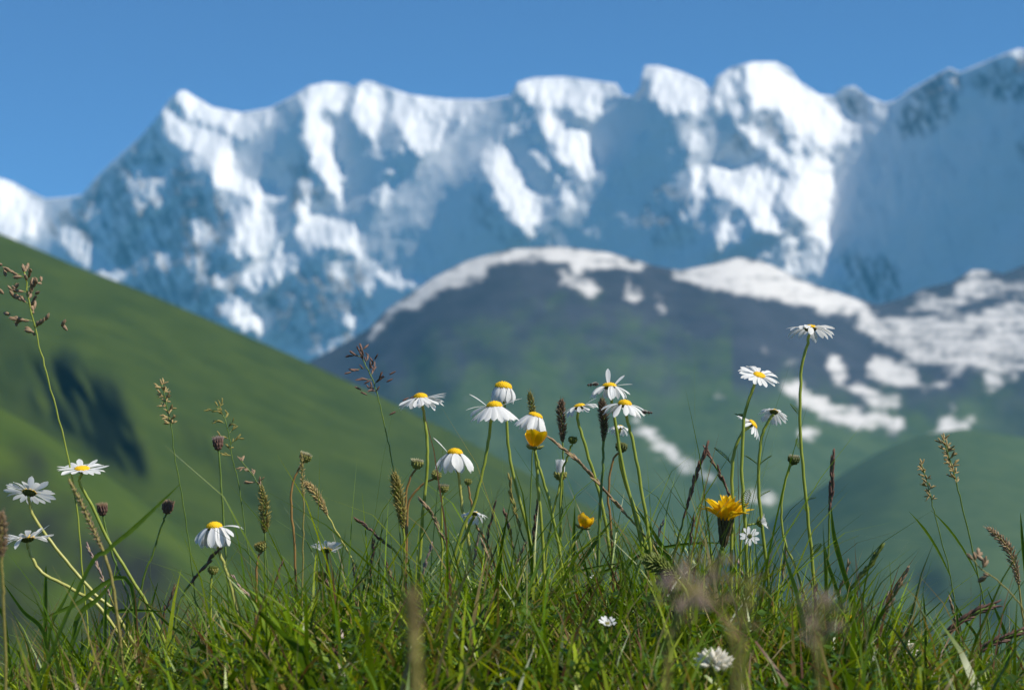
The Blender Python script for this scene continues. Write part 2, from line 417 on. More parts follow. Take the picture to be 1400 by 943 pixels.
def ridge_relief(X, Y, st):
    h, w = X.shape
    sn = shapes(X, Y, RIDGE_SNOW, 11, 5)
    sn = np.clip((blur(sn, 5 / st) * 1.2 + 0.34 * noise(h, w, 16 / st, 4, 0.75, 51) + 0.62 * slanted(h, w, (44 / st, 8 / st), 1.0, 3, 0.7, 57) - 0.48) * 1.6, 0, 1)
    dk = blur(shapes(X, Y, RIDGE_DARK, 10, 6), 10 / st)
    n1 = noise(h, w, 70 / st, 4, 0.5, 52); n2 = noise(h, w, 18 / st, 5, 0.6, 53)
    ribs = 1 - 2 * np.abs(slanted(h, w, (34 / st, 110 / st), 0.55, 3, 0.55, 58))   # spurs slant down to the right
    cyl = np.interp(X[0], [p[0] for p in RIDGE_CREST], [p[1] for p in RIDGE_CREST])[None, :]
    g = 0.55 * n1 + 0.40 * n2 + 0.22 * ribs - 1.8 * dk + 0.35 * sn * np.clip((X - 900) / 60, 0, 1)
    r = relief_from(g, st, 0.2, 120.0)
    gr = np.clip((Y - cyl - 70) / 120 + 0.8 * noise(h, w, 40 / st, 5, 0.6, 54), 0, 1)
    gr = gr * np.clip((1500 - X) / 200, 0, 1) * np.where(X > 1000, np.clip((Y - 500) / 60 + n1, 0, 1), 1)
    return r, {'snow': sn, 'green': gr}


terrain('rocky_ridge', RIDGE_CREST, [(-300, 3800), (500, 5000), (1000, 5200), (1400, 6000), (2100, 6000)], 3300, -110, (-300, 1900), 2.5, 190, ridge_relief, None, land_mat('scree_grass_and_old_snow', ridge_build), 1200)

# ------------------------------------------------------------------ the green hills
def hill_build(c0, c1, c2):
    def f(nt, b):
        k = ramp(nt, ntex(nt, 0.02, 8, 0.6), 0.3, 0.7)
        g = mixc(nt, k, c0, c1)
        nt.links.new(mixc(nt, attr(nt, 'shade_and_scrub'), g, c2), b.inputs['Base Color'])  # dark tone mixed in for painted hillside shade as well as scrub
    return f


LEFT_CREST = [(-900, 20), (-300, 200), (0, 319), (60, 344), (100, 362), (200, 400), (300, 443), (400, 486), (500, 532), (620, 592), (700, 636), (800, 690), (900, 745), (1000, 800), (1200, 880)]
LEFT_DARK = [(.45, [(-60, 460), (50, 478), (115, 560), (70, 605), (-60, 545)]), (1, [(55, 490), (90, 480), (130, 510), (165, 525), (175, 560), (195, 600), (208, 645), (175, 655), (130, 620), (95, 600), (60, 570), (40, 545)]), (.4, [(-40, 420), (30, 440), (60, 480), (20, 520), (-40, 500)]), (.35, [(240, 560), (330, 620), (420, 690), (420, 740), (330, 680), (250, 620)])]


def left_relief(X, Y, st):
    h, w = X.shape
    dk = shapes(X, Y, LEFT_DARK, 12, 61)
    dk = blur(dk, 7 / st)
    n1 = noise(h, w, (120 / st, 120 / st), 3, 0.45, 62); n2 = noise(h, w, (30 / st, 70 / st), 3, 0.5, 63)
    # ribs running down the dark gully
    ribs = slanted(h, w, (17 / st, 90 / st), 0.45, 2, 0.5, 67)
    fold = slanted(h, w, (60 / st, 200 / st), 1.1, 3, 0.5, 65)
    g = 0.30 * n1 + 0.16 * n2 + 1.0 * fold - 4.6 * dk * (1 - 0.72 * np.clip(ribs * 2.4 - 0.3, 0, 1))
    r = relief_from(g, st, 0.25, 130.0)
    return r, {'shade_and_scrub': np.clip(0.85 * dk * (1 - np.clip(ribs * 2 - 0.35, 0, 1)) + 0.35 * np.clip(noise(h, w, 14 / st, 4, 0.7, 66) - 0.15, 0, 1), 0, 1)}  # gully shade painted into the colour, with scattered scrub


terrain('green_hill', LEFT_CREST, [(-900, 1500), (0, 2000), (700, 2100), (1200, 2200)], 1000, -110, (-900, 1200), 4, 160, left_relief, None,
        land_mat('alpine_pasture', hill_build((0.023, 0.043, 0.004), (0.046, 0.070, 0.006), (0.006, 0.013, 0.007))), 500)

NEAR_CREST = [(-900, 330), (-300, 440), (0, 556), (60, 590), (120, 632), (200, 688), (280, 745), (360, 805), (480, 880), (700, 960)]
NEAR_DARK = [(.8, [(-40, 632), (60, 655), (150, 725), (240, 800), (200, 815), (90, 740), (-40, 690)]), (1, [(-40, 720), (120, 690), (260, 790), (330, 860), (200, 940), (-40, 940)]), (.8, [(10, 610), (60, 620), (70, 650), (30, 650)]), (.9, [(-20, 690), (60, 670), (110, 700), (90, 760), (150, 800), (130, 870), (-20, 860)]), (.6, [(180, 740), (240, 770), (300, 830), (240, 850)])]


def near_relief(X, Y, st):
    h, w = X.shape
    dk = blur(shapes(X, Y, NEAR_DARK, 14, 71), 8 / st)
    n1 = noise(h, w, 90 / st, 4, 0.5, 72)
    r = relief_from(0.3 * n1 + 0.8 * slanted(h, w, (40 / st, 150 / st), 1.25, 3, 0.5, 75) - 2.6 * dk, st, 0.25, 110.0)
    return r, {'shade_and_scrub': np.clip(dk * (0.6 + n1), 0, 1)}  # shaded bands of the slope painted as a darker pasture colour


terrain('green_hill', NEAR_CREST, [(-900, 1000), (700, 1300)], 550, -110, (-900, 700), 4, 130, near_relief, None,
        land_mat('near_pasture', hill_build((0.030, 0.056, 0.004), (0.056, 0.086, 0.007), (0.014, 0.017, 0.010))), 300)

RIGHT_CREST = [(500, 990), (700, 890), (900, 792), (1000, 737), (1080, 692), (1140, 655), (1200, 618), (1260, 594), (1320, 585), (1400, 597), (1500, 630), (1700, 690), (2200, 800)]
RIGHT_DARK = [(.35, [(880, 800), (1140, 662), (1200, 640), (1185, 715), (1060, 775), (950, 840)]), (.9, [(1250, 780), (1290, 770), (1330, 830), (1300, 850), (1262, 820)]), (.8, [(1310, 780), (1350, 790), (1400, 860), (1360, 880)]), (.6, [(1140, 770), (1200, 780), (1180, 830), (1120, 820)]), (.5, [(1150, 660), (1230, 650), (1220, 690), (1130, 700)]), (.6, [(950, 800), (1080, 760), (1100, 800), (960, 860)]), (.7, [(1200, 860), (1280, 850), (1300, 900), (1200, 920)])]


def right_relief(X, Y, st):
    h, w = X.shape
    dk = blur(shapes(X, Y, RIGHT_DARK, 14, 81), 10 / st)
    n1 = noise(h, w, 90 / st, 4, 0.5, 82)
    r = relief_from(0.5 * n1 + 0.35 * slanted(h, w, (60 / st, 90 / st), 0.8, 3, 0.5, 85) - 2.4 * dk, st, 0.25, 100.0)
    return r, {'shade_and_scrub': np.clip(dk * (0.6 + n1), 0, 1)}  # soft shadows on the dome painted into its colour


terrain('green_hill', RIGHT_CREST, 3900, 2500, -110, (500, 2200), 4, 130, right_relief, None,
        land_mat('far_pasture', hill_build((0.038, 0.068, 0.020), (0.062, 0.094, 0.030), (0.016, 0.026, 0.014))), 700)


def grid_mesh(name, xs, ys, zf):
    nx, ny = len(xs), len(ys)
    v = [(x, y, zf(x, y)) for y in ys for x in xs]
    f = [(j * nx + i, j * nx + i + 1, (j + 1) * nx + i + 1, (j + 1) * nx + i) for j in range(ny - 1) for i in range(nx - 1)]
    me = bpy.data.meshes.new(name); me.from_pydata(v, [], f)
    return me


vf = grid_mesh('valley_floor', np.linspace(-14000, 14000, 60), np.linspace(-9000, 15000, 60), lambda x, y: -112 + 3 * math.sin(x * .002) * math.sin(y * .0017) - 3)
tag(link('valley_floor', vf, land_mat('valley_grass', hill_build((0.035, 0.065, 0.02), (0.06, 0.09, 0.03), (0.02, 0.03, 0.01)))), kind='structure')

# ------------------------------------------------------------------ the air between
hz_m, nt, out = new_mat('mountain_haze')
pv = nt.nodes.new('ShaderNodeVolumePrincipled')
pv.inputs['Color'].default_value = (0.15, 0.60, 1.0, 1)
pv.inputs['Density'].default_value = 3.5e-5
pv.inputs['Anisotropy'].default_value = 0.0
nt.links.new(pv.outputs[0], out.inputs['Volume'])
hx0, hx1, hy0, hy1, hz0, hz1 = -14500, 14500, -9500, 15500, -119.5, 2800
hm = bpy.data.meshes.new('haze')
hm.from_pydata([(x, y, z) for z in (hz0, hz1) for y in (hy0, hy1) for x in (hx0, hx1)], [], [(0, 2, 3, 1), (4, 5, 7, 6), (0, 1, 5, 4), (2, 6, 7, 3), (0, 4, 6, 2), (1, 3, 7, 5)])
tag(link('haze', hm, hz_m, smooth=False), kind='stuff')

# ------------------------------------------------------------------ the knoll the flowers grow on
def sstep(a, b, v):
    t = min(1.0, max(0.0, (v - a) / (b - a)))
    return t * t * (3 - 2 * t)


def ground(x, y):
    z = -0.085 * sstep(1.22, 0.55, y)
    if y > 1.5:
        t = y - 1.5
        z -= 0.55 * t * t / (t + 0.45)
    z += 0.010 * math.sin(2.3 * x + 1.3) * math.cos(1.7 * y) + 0.006 * math.sin(7.1 * x + 2 * y) + 0.004 * math.sin(13 * x - 9 * y)
    z += 0.030 * math.exp(-((x - 0.06) / 0.22) ** 2) * sstep(0.9, 1.3, y) - 0.034 * sstep(0.14, 0.40, abs(x - 0.05))
    r = math.hypot(x, y)
    if r > 8: z -= 0.12 * (r - 8) * sstep(8, 40, r)
    return max(z, -111.0 + 0.002 * r) if r < 500 else z


_ax = sorted(set([round(s * v, 4) for s in (-1, 1) for v in list(np.linspace(0, 1.6, 54)) + list(1.6 * 1.16 ** np.arange(1, 38))]))
soil_m, nt, out = new_mat('turf_soil')
b = N(nt, 'ShaderNodeBsdfPrincipled'); b.inputs['Roughness'].default_value = 0.95
near = mixc(nt, ramp(nt, ntex(nt, 60, 6), 0.3, 0.7), (0.020, 0.026, 0.010), (0.055, 0.060, 0.022))
nt.links.new(near, b.inputs['Base Color']); nt.links.new(b.outputs[0], out.inputs[0])
tag(link('meadow_knoll', grid_mesh('meadow_knoll', _ax, [v + 1.2 for v in _ax], ground), soil_m), kind='structure')

# ------------------------------------------------------------------ plant materials
def plant_mat(name, col, col2=None, rough=0.45, trans=0.3, spec=0.35, scale=300.0, attrib=None, tcol=None):
    m, nt, out = new_mat(name)
    b = N(nt, 'ShaderNodeBsdfPrincipled'); b.inputs['Roughness'].default_value = rough; b.inputs['Specular IOR Level'].default_value = spec
    t = nt.nodes.new('ShaderNodeBsdfTranslucent'); mx = nt.nodes.new('ShaderNodeMixShader'); mx.inputs[0].default_value = trans
    if attrib:
        a = nt.nodes.new('ShaderNodeAttribute'); a.attribute_name = attrib; c = a.outputs['Color']
        k = ramp(nt, ntex(nt, scale, 3), 0.25, 0.75)
        mul = nt.nodes.new('ShaderNodeMix'); mul.data_type = 'RGBA'; mul.blend_type = 'MULTIPLY'; mul.inputs[0].default_value = 1
        nt.links.new(c, mul.inputs[6]); nt.links.new(mixc(nt, k, (0.75, 0.75, 0.75), (1.2, 1.2, 1.1)), mul.inputs[7]); c = mul.outputs[2]
    else:
        oi = nt.nodes.new('ShaderNodeObjectInfo')
        k = nt.nodes.new('ShaderNodeMath'); k.operation = 'MULTIPLY_ADD'; k.inputs[1].default_value = 0.7
        nt.links.new(ramp(nt, ntex(nt, scale, 4), 0.3, 0.7), k.inputs[0])
        k2 = nt.nodes.new('ShaderNodeMath'); k2.operation = 'MULTIPLY'; k2.inputs[1].default_value = 0.3
        nt.links.new(oi.outputs['Random'], k2.inputs[0]); nt.links.new(k2.outputs[0], k.inputs[2])
        c = mixc(nt, k.outputs[0], col, col2 or col)
    nt.links.new(c, b.inputs['Base Color'])
    if tcol: t.inputs['Color'].default_value = (*tcol, 1)
    elif attrib:
        g = nt.nodes.new('ShaderNodeMix'); g.data_type = 'RGBA'; g.blend_type = 'MULTIPLY'; g.inputs[0].default_value = 1
        nt.links.new(c, g.inputs[6]); g.inputs[7].default_value = (1.5, 1.35, 0.55, 1); nt.links.new(g.outputs[2], t.inputs['Color'])
    else: nt.links.new(c, t.inputs['Color'])
    nt.links.new(b.outputs[0], mx.inputs[1]); nt.links.new(t.outputs[0], mx.inputs[2]); nt.links.new(mx.outputs[0], out.inputs[0])
    return m


M = {
    'petal': plant_mat('daisy_petal', (0.78, 0.79, 0.80), (0.86, 0.86, 0.85), 0.55, 0.42, 0.25, 500),
    'disc': plant_mat('daisy_disc', (0.74, 0.42, 0.006), (0.88, 0.60, 0.018), 0.6, 0.1, 0.2, 1500),
    'green_stem': plant_mat('green_stem', (0.21, 0.27, 0.026), (0.33, 0.38, 0.055), 0.38, 0.12, 0.5, 120),
    'pale_stem': plant_mat('pale_stem', (0.36, 0.37, 0.08), (0.48, 0.45, 0.12), 0.4, 0.12, 0.5, 120),
    'red_stem': plant_mat('reddish_stem', (0.22, 0.12, 0.035), (0.32, 0.19, 0.06), 0.45, 0.08, 0.4, 120),
    'dark_stem': plant_mat('dark_green_stem', (0.09, 0.16, 0.022), (0.16, 0.23, 0.04), 0.4, 0.12, 0.5, 120),
    'calyx': plant_mat('green_calyx', (0.045, 0.06, 0.016), (0.11, 0.13, 0.035), 0.6, 0.1, 0.3, 900),
    'bud': plant_mat('bud_scales', (0.15, 0.17, 0.035), (0.32, 0.30, 0.09), 0.6, 0.1, 0.3, 900),
    'cream': plant_mat('cream_florets', (0.45, 0.40, 0.22), (0.62, 0.58, 0.38), 0.7, 0.2, 0.2, 1500),
    'white': plant_mat('white_florets', (0.80, 0.75, 0.62), (0.88, 0.85, 0.76), 0.6, 0.4, 0.2, 900),
    'butter': plant_mat('buttercup_petal', (0.86, 0.50, 0.004), (0.90, 0.60, 0.008), 0.22, 0.32, 0.5, 250),
    'hawk': plant_mat('hawkbit_floret', (0.87, 0.52, 0.006), (0.92, 0.65, 0.015), 0.5, 0.35, 0.25, 400),
    'involucre': plant_mat('dark_involucre', (0.050, 0.046, 0.022), (0.14, 0.11, 0.05), 0.6, 0.05, 0.3, 500),
    'purple': plant_mat('purple_brown_spikelet', (0.085, 0.045, 0.036), (0.28, 0.16, 0.12), 0.55, 0.2, 0.3, 900),
    'dark': plant_mat('dark_foxtail', (0.07, 0.048, 0.032), (0.24, 0.16, 0.10), 0.6, 0.15, 0.3, 900),
    'straw': plant_mat('straw_spikelet', (0.36, 0.25, 0.09), (0.62, 0.48, 0.24), 0.55, 0.3, 0.3, 900),
    'olive': plant_mat('olive_spikelet', (0.20, 0.19, 0.04), (0.44, 0.36, 0.12), 0.55, 0.3, 0.3, 900),
    'green_spike': plant_mat('green_spikelet', (0.10, 0.15, 0.022), (0.24, 0.28, 0.06), 0.5, 0.3, 0.35, 900),
    'tan': plant_mat('tan_spikelet', (0.24, 0.15, 0.085), (0.50, 0.36, 0.23), 0.55, 0.3, 0.3, 900),
    'pink': plant_mat('pale_pink_spikelet', (0.34, 0.22, 0.20), (0.52, 0.40, 0.36), 0.55, 0.3, 0.3, 900),
    'leaf': plant_mat('leaf', (0.075, 0.15, 0.010), (0.14, 0.23, 0.020), 0.4, 0.35, 0.3, 200),
    'grass': plant_mat('grass_blades', None, rough=0.36, trans=0.34, spec=0.3, scale=120, attrib='tint'),
    'insect': plant_mat('insect_body', (0.02, 0.015, 0.012), (0.07, 0.045, 0.03), 0.35, 0.0, 0.5, 900),
    'wing': plant_mat('insect_wing', (0.35, 0.32, 0.28), (0.5, 0.46, 0.4), 0.2, 0.5, 0.5, 900),
}

# ------------------------------------------------------------------ shape tools
class MB:
    def __init__(s): s.v = []; s.f = []

    def add(s, v, f):
        n = len(s.v); s.v += [tuple(p) for p in v]; s.f += [tuple(i + n for i in q) for q in f]

    def tube(s, pts, rad, k=6, cap=True):
        pts = [Vector(p) for p in pts]; n = len(pts)
        r = rad if isinstance(rad, (list, tuple)) else [rad] * n
        t0 = (pts[1] - pts[0]).normalized(); u = t0.orthogonal().normalized()
        V = []; Fc = []
        for i in range(n):
            t = (pts[min(i + 1, n - 1)] - pts[max(i - 1, 0)]).normalized()
            u = (u - t * u.dot(t)).normalized(); w = t.cross(u)
            for j in range(k):
                a = 2 * math.pi * j / k
                V.append(pts[i] + (u * math.cos(a) + w * math.sin(a)) * r[i])
        for i in range(n - 1):
            for j in range(k):
                Fc.append((i * k + j, i * k + (j + 1) % k, (i + 1) * k + (j + 1) % k, (i + 1) * k + j))
        if cap:
            Fc.append(tuple(range(k - 1, -1, -1))); Fc.append(tuple((n - 1) * k + j for j in range(k)))
        s.add(V, Fc)

    def spindle(s, p, d, length, w, k=5, bias=0.4):
        d = Vector(d).normalized(); p = Vector(p)
        s.tube([p, p + d * length * 0.15, p + d * length * bias, p + d * length * 0.75, p + d * length], [w * .12, w * .36, w * .5, w * .32, w * .02], k, False)

    def lathe(s, prof, k=12, jag=0.0):
        V = []; Fc = []
        for i, (r, z) in enumerate(prof):
            for j in range(k):
                a = 2 * math.pi * j / k; rr = r * (1 + jag * (1 if j % 2 else -1))
                V.append((rr * math.cos(a), rr * math.sin(a), z))
        for i in range(len(prof) - 1):
            for j in range(k):
                Fc.append((i * k + j, i * k + (j + 1) % k, (i + 1) * k + (j + 1) % k, (i + 1) * k + j))
        Fc.append(tuple(range(k - 1, -1, -1))); Fc.append(tuple((len(prof) - 1) * k + j for j in range(k)))
        s.add(V, Fc)

    def mesh(s, name):
        me = bpy.data.meshes.new(name); me.from_pydata(s.v, [], s.f); me.update(); return me


def smooth_path(pts, per=7):
    pts = [Vector(p) for p in pts]
    if len(pts) == 2:
        return [pts[0].lerp(pts[1], i / per) for i in range(per + 1)]
    P = [pts[0] * 2 - pts[1]] + pts + [pts[-1] * 2 - pts[-2]]
    out = []
    for i in range(1, len(P) - 2):
        for j in range(per):
            t = j / per; a, b, c, d = P[i - 1:i + 3]
            out.append(0.5 * ((2 * b) + (c - a) * t + (2 * a - 5 * b + 4 * c - d) * t * t + (3 * b - a - 3 * c + d) * t ** 3))
    out.append(pts[-1])
    return out


def root_point(p):
    """Where a stem that comes down at p enters the turf."""
    return Vector((p.x, p.y, ground(p.x, p.y) - 0.004))


def stem_path(pix, d, d_end=None):
    """Pixel track of a stem from the head down, at its own distance, carried on into the ground."""
    n = len(pix); de = d if d_end is None else d_end
    pts = [at(x, y, d + (de - d) * i / max(1, n - 1)) for i, (x, y) in enumerate(pix)]
    last = pts[-1]; dirn = pts[-1] - pts[-2]
    gz = ground(last.x, last.y)
    if last.z > gz + 0.006:
        h = last.z - gz
        k = max(-0.7, min(0.7, dirn.x / max(1e-4, -dirn.z))) if dirn.z < 0 else 0
        b = Vector((last.x + k * h * 0.7, last.y + 0.15 * h, 0)); pts.append(root_point(b))
    else:
        pts[-1] = root_point(last)
    return pts


def petal_mesh(name, L, w, a0, a1, notch=0.0, cup=0.18, rows=7, tipw=0.75, twist=0.0, basew=0.28):
    """Strap-shaped petal from the origin outwards along +X, leaving at angle a0 and ending at a1 to the disc plane."""
    V = []; Fc = []; p = Vector((0, 0, 0)); cols = 5
    for i in range(rows):
        t = i / (rows - 1)
        a = math.radians(a0 + (a1 - a0) * t ** 1.1)
        if i: p = p + Vector((math.cos(a), 0, math.sin(a))) * (L / (rows - 1))
        prof = basew + (1 - basew) * math.sin(min(1.0, t * 1.45) * math.pi / 2)
        if t > 0.72: prof *= max(0.12, math.sqrt(max(0.0, 1 - ((t - 0.72) / 0.285) ** 2)) * tipw + (1 - tipw) * (1 - (t - .72) / .28))
        hw = 0.5 * w * prof; up = Vector((-math.sin(a), 0, math.cos(a)))
        tw = twist * t
        for c in range(cols):
            q = c / (cols - 1) * 2 - 1
            g = cup * hw * (q * q) - 0.06 * hw * math.cos(q * 2 * math.pi)
            back = Vector((math.cos(a), 0, math.sin(a))) * (-notch * L * (1 - abs(q)) if i == rows - 1 else 0)
            V.append(p + Vector((0, hw * q * math.cos(tw), 0)) + up * (g + hw * q * math.sin(tw)) + back)
    for i in range(rows - 1):
        for c in range(cols - 1):
            k = i * cols + c; Fc.append((k, k + 1, k + cols + 1, k + cols))
    me = bpy.data.meshes.new(name); me.from_pydata([tuple(v) for v in V], [], Fc); me.update(); return me


def axis_matrix(ax, loc, spin=0.0):
    z = Vector((ax[0], -ax[1], ax[2])).normalized()
    q = z.to_track_quat('Z', 'Y') @ Quaternion((0, 0, 1), spin)
    return Matrix.Translation(loc) @ q.to_matrix().to_4x4()


def add_stem(root, pix, d, mat, r=0.0012, d_end=None, r_end=None, head_at=None):
    pts = stem_path(pix, d, d_end)
    if head_at is not None: pts[0] = head_at
    path = smooth_path(pts, 6)
    base = path[-1].copy()
    root.location = base
    for q in path[1:-1]: q += Vector((R.gauss(0, .00022), R.gauss(0, .0003), 0))
    m = MB(); n = len(path)
    rr = [r * (0.9 + 0.25 * i / n) for i in range(n)]
    m.tube([p - base for p in path], rr, 7)
    link('stem', m.mesh('stem'), M[mat], root)
    return path, base


def disc_mesh(r, h, seed=0):
    m = MB(); rs = random.Random(seed)
    prof = [(r * math.cos(a), h * math.sin(a)) for a in np.linspace(0, 1.5, 7)]
    m.lathe([(r * 0.8, -h * 0.2)] + prof, 14)
    n = 110
    for i in range(n):
        q = math.sqrt((i + .5) / n) * 1.0; a = i * 2.39996
        ph = (1 - q) * math.pi / 2
        x, y, z = r * math.cos(ph) * math.cos(a), r * math.cos(ph) * math.sin(a), h * math.sin(ph)
        s = r * 0.085 * rs.uniform(.8, 1.25); nrm = Vector((x / r / r, y / r / r, z / h / h)).normalized()
        u = nrm.orthogonal().normalized(); w = nrm.cross(u); c = Vector((x, y, z))
        vs = [c + (u * math.cos(t) + w * math.sin(t)) * s for t in (0, 1.571, 3.142, 4.712)] + [c + nrm * s * 1.5]
        m.add(vs, [(0, 1, 4), (1, 2, 4), (2, 3, 4), (3, 0, 4)])
    return m.mesh('disc')


_disc = [disc_mesh(1.0, 0.52, 1), disc_mesh(1.0, 0.72, 2), disc_mesh(1.0, 0.34, 3)]
_calyx = {}


def calyx_mesh():
    if 'c' not in _calyx:
        m = MB()
        m.lathe([(0.14, -0.46), (0.34, -0.40), (0.62, -0.24), (0.86, -0.03), (0.8, 0.05)], 14)
        for ring, (rr, z0, n) in enumerate([(0.4, -0.42, 9), (0.62, -0.30, 12)]):
            for i in range(n):
                a = 2 * math.pi * (i + .5 * ring) / n
                dv = Vector((math.cos(a), math.sin(a), 0.9 if ring == 0 else 1.3))
                m.spindle((rr * math.cos(a), rr * math.sin(a), z0), dv, 0.36, 0.2, 4)
        _calyx['c'] = m.mesh('flower_head')
    return _calyx['c']


# ------------------------------------------------------------------ daisies
def daisy(x, y, d, rpx, ax, a0, a1, pix, label, n=19, dome=0, stem='green_stem', dr=0.36, special=(), gaps=(), group=None, d_end=None, leaves=0):
    root = empty('daisy', (0, 0, 0))
    tag(root, label, 'daisy', group)
    mpp = d / FPX
    P = at(x, y, d)
    disc_r = rpx * dr * 0.86 * mpp
    path, base = add_stem(root, [(x, y)] + pix, d, stem, 0.00112, d_end, head_at=P - Vector((ax[0], -ax[1], ax[2])).normalized() * disc_r * 0.5)
    head = bpy.data.objects.new('flower_head', calyx_mesh())
    if not head.data.materials: head.data.materials.append(M['calyx'])
    COL.objects.link(head); head.parent = root
    mat = axis_matrix(ax, P - base, R.uniform(0, 6))
    head.matrix_local = mat @ Matrix.Scale(disc_r, 4)
    dm = bpy.data.objects.new('disc', _disc[dome])
    if not dm.data.materials: dm.data.materials.append(M['disc'])
    COL.objects.link(dm); dm.parent = head
    dm.matrix_local = Matrix.Scale(0.88, 4)
    L = (rpx * mpp / disc_r) - 0.82       # petal length in disc radii, for a petal lying flat
    bend = math.cos(math.radians((a0 + a1) / 2))
    L = min(L / max(0.62, bend), 2.6)
    kinds = [petal_mesh('petal', L * R.uniform(.9, 1.06), L * R.uniform(.30, .37) * (1.15 if a1 < -72 else 1), a0 + R.uniform(-14, 14), a1 + R.uniform(-22, 22), R.choice((0, .03, .07)), R.choice((.15, .3, -.2)), twist=R.uniform(-.3, .3)) for _ in range(7)]
    inv = (mat.to_3x3()).inverted()
    n += 2
    for i in range(n):
        a = 2 * math.pi * (i + R.uniform(-.28, .28)) / n
        if R.random() < .07: continue
        if any(g0 < math.degrees(a) % 360 < g1 for g0, g1 in gaps): continue
        o = bpy.data.objects.new('petal', R.choice(kinds)); COL.objects.link(o); o.parent = head
        if not o.data.materials: o.data.materials.append(M['petal'])
        o.matrix_local = Matrix.Rotation(a, 4, 'Z') @ Matrix.Translation((0.86, 0, 0.0 + 0.05 * (i % 2))) @ Matrix.Rotation(R.uniform(-.16, .16), 4, 'X')
    for bear, e0, e1 in special:          # single petals held differently; bearing in the picture: 0 right, 90 away, 180 left, 270 near
        w = inv @ Vector((math.cos(math.radians(bear)), math.sin(math.radians(bear)), 0))
        a = math.atan2(w.y, w.x)
        o = link('petal', petal_mesh('petal', L, L * .29, e0, e1, .03), M['petal'], head)
        o.matrix_local = Matrix.Rotation(a, 4, 'Z') @ Matrix.Translation((0.86, 0, 0.08))
    for p in head.children: p.data.polygons.foreach_set('use_smooth', [True] * len(p.data.polygons))
    feather_leaves(root, path, base, leaves)
    return root


def feather_mesh():
    m = MB()
    m.tube([(0, 0, 0), (.4, 0, .06), (.8, 0, .05), (1.0, 0, 0)], [.012, .012, .009, .004], 4)
    for i in range(9):
        t = .15 + .1 * i
        for s in (-1, 1):
            l = .30 * math.sin(math.pi * min(1, t * .85 + .1))
            m.spindle((t, 0, .05), (.55, s, .25), l, .035, 3)
            m.spindle((t + l * .25, s * l * .45, .06), (.9, s * .2, .5), l * .5, .03, 3)
    return m.mesh('leaf')


_feather = feather_mesh()


def feather_leaves(root, path, base, n):
    for i in range(n):
        t = R.uniform(.35, .8); p = path[int(t * (len(path) - 1))] - base
        o = link('leaf', _feather, M['leaf'], root)
        o.matrix_local = Matrix.Translation(p) @ Matrix.Rotation(R.uniform(0, 6.28), 4, 'Z') @ Matrix.Rotation(-R.uniform(.2, .9), 4, 'Y') @ Matrix.Scale(R.uniform(.009, .018), 4)


daisy(40, 673, 1.34, 35, (.06, -.40, .92), 8, 2, [(41, 690), (52, 716), (90, 766), (130, 812), (167, 852)], 'white daisy with dark underside showing, on a pale stem arching over the lower daisy', 17, 2, 'pale_stem')
daisy(37, 736, 1.31, 36, (-.10, -.10, 1), 16, -2, [(41, 755), (58, 783), (100, 806), (150, 848)], 'white daisy with thin yellow disc on the low bowed stem below its neighbour', 13, 0, 'pale_stem', .36, ((20, 42, 34), (-30, 0, -30), (60, 40, 36), (215, -10, -45), (250, -20, -60), (160, 22, 16)))
daisy(112, 641, 1.38, 36, (.02, .30, .95), 10, -4, [(109, 660), (126, 692), (152, 746), (206, 836)], 'open white daisy beside the tall purple grass stalk, yellow disc turned up', 19, 2, 'green_stem')
daisy(293, 721, 1.33, 29, (-.05, .12, .98), -38, -88, [(297, 745), (310, 782), (322, 830)], 'white daisy with drooping petals and yellow dome, alone before the green hill', 20, 1, 'pale_stem', .48, ((-10, 12, -20), (10, 5, -25), (-40, -5, -40)))
daisy(575, 544, 1.36, 36, (-.04, .06, 1), -18, -34, [(579, 562), (584, 602), (583, 652), (575, 742)], 'white daisy with ragged spreading petals beside the small purple panicle', 14, 1, 'green_stem', .34, ((-5, 12, 6), (-20, 0, -8), (15, 5, 2), (-45, -30, -60)))
daisy(622, 620, 1.39, 30, (.02, .1, 1), -30, -78, [(626, 642), (632, 692), (640, 735)], 'white daisy with drooping petals and one petal raised, above the brown spent heads', 19, 1, 'pale_stem', .44, ((175, 50, 40),))
daisy(688, 530, 1.42, 24, (.1, .1, .98), -55, -96, [(692, 578), (700, 642), (727, 752)], 'bell-shaped white daisy with folded-down petals rising behind another daisy', 20, 1, 'green_stem', .62)
daisy(676, 556, 1.33, 36, (-.03, .08, 1), -24, -62, [(671, 578), (664, 622), (648, 690), (626, 742)], 'white daisy with drooping front petals and two side petals raised like wings', 18, 1, 'green_stem', .38, ((170, 42, 30), (8, 28, 10), (192, 5, -20)))
daisy(732, 569, 1.38, 24, (.30, .12, .94), -42, -82, [(730, 592), (735, 660), (742, 745)], 'white daisy with swept-back petals just above the open buttercup', 19, 0, 'green_stem', .52)
daisy(792, 556, 1.40, 25, (-.2, .02, .98), -8, -48, [(790, 572), (801, 612), (816, 662), (832, 742)], 'white daisy with pale thin petals between the two dark foxtails', 16, 0, 'green_stem', .42, ((5, 30, 10), (-20, 10, -30)))
daisy(833, 528, 1.35, 29, (.0, .12, .99), -12, -52, [(838, 560), (852, 640), (878, 750)], 'topmost white daisy of the dense cluster, two petals standing straight up', 18, 0, 'green_stem', .42, ((95, 75, 78), (40, 38, 34), (5, 10, 0)))
daisy(854, 553, 1.32, 30, (.08, .16, .98), -16, -58, [(862, 590), (872, 640), (888, 742)], 'white daisy with full yellow disc just below the topmost one of the cluster', 20, 1, 'green_stem', .40)
daisy(848, 584, 1.38, 16, (.1, -.25, .95), -10, -60, [(846, 602), (852, 650), (884, 748)], 'small white daisy tucked under the cluster, its back to view', 13, 0, 'green_stem', .40)
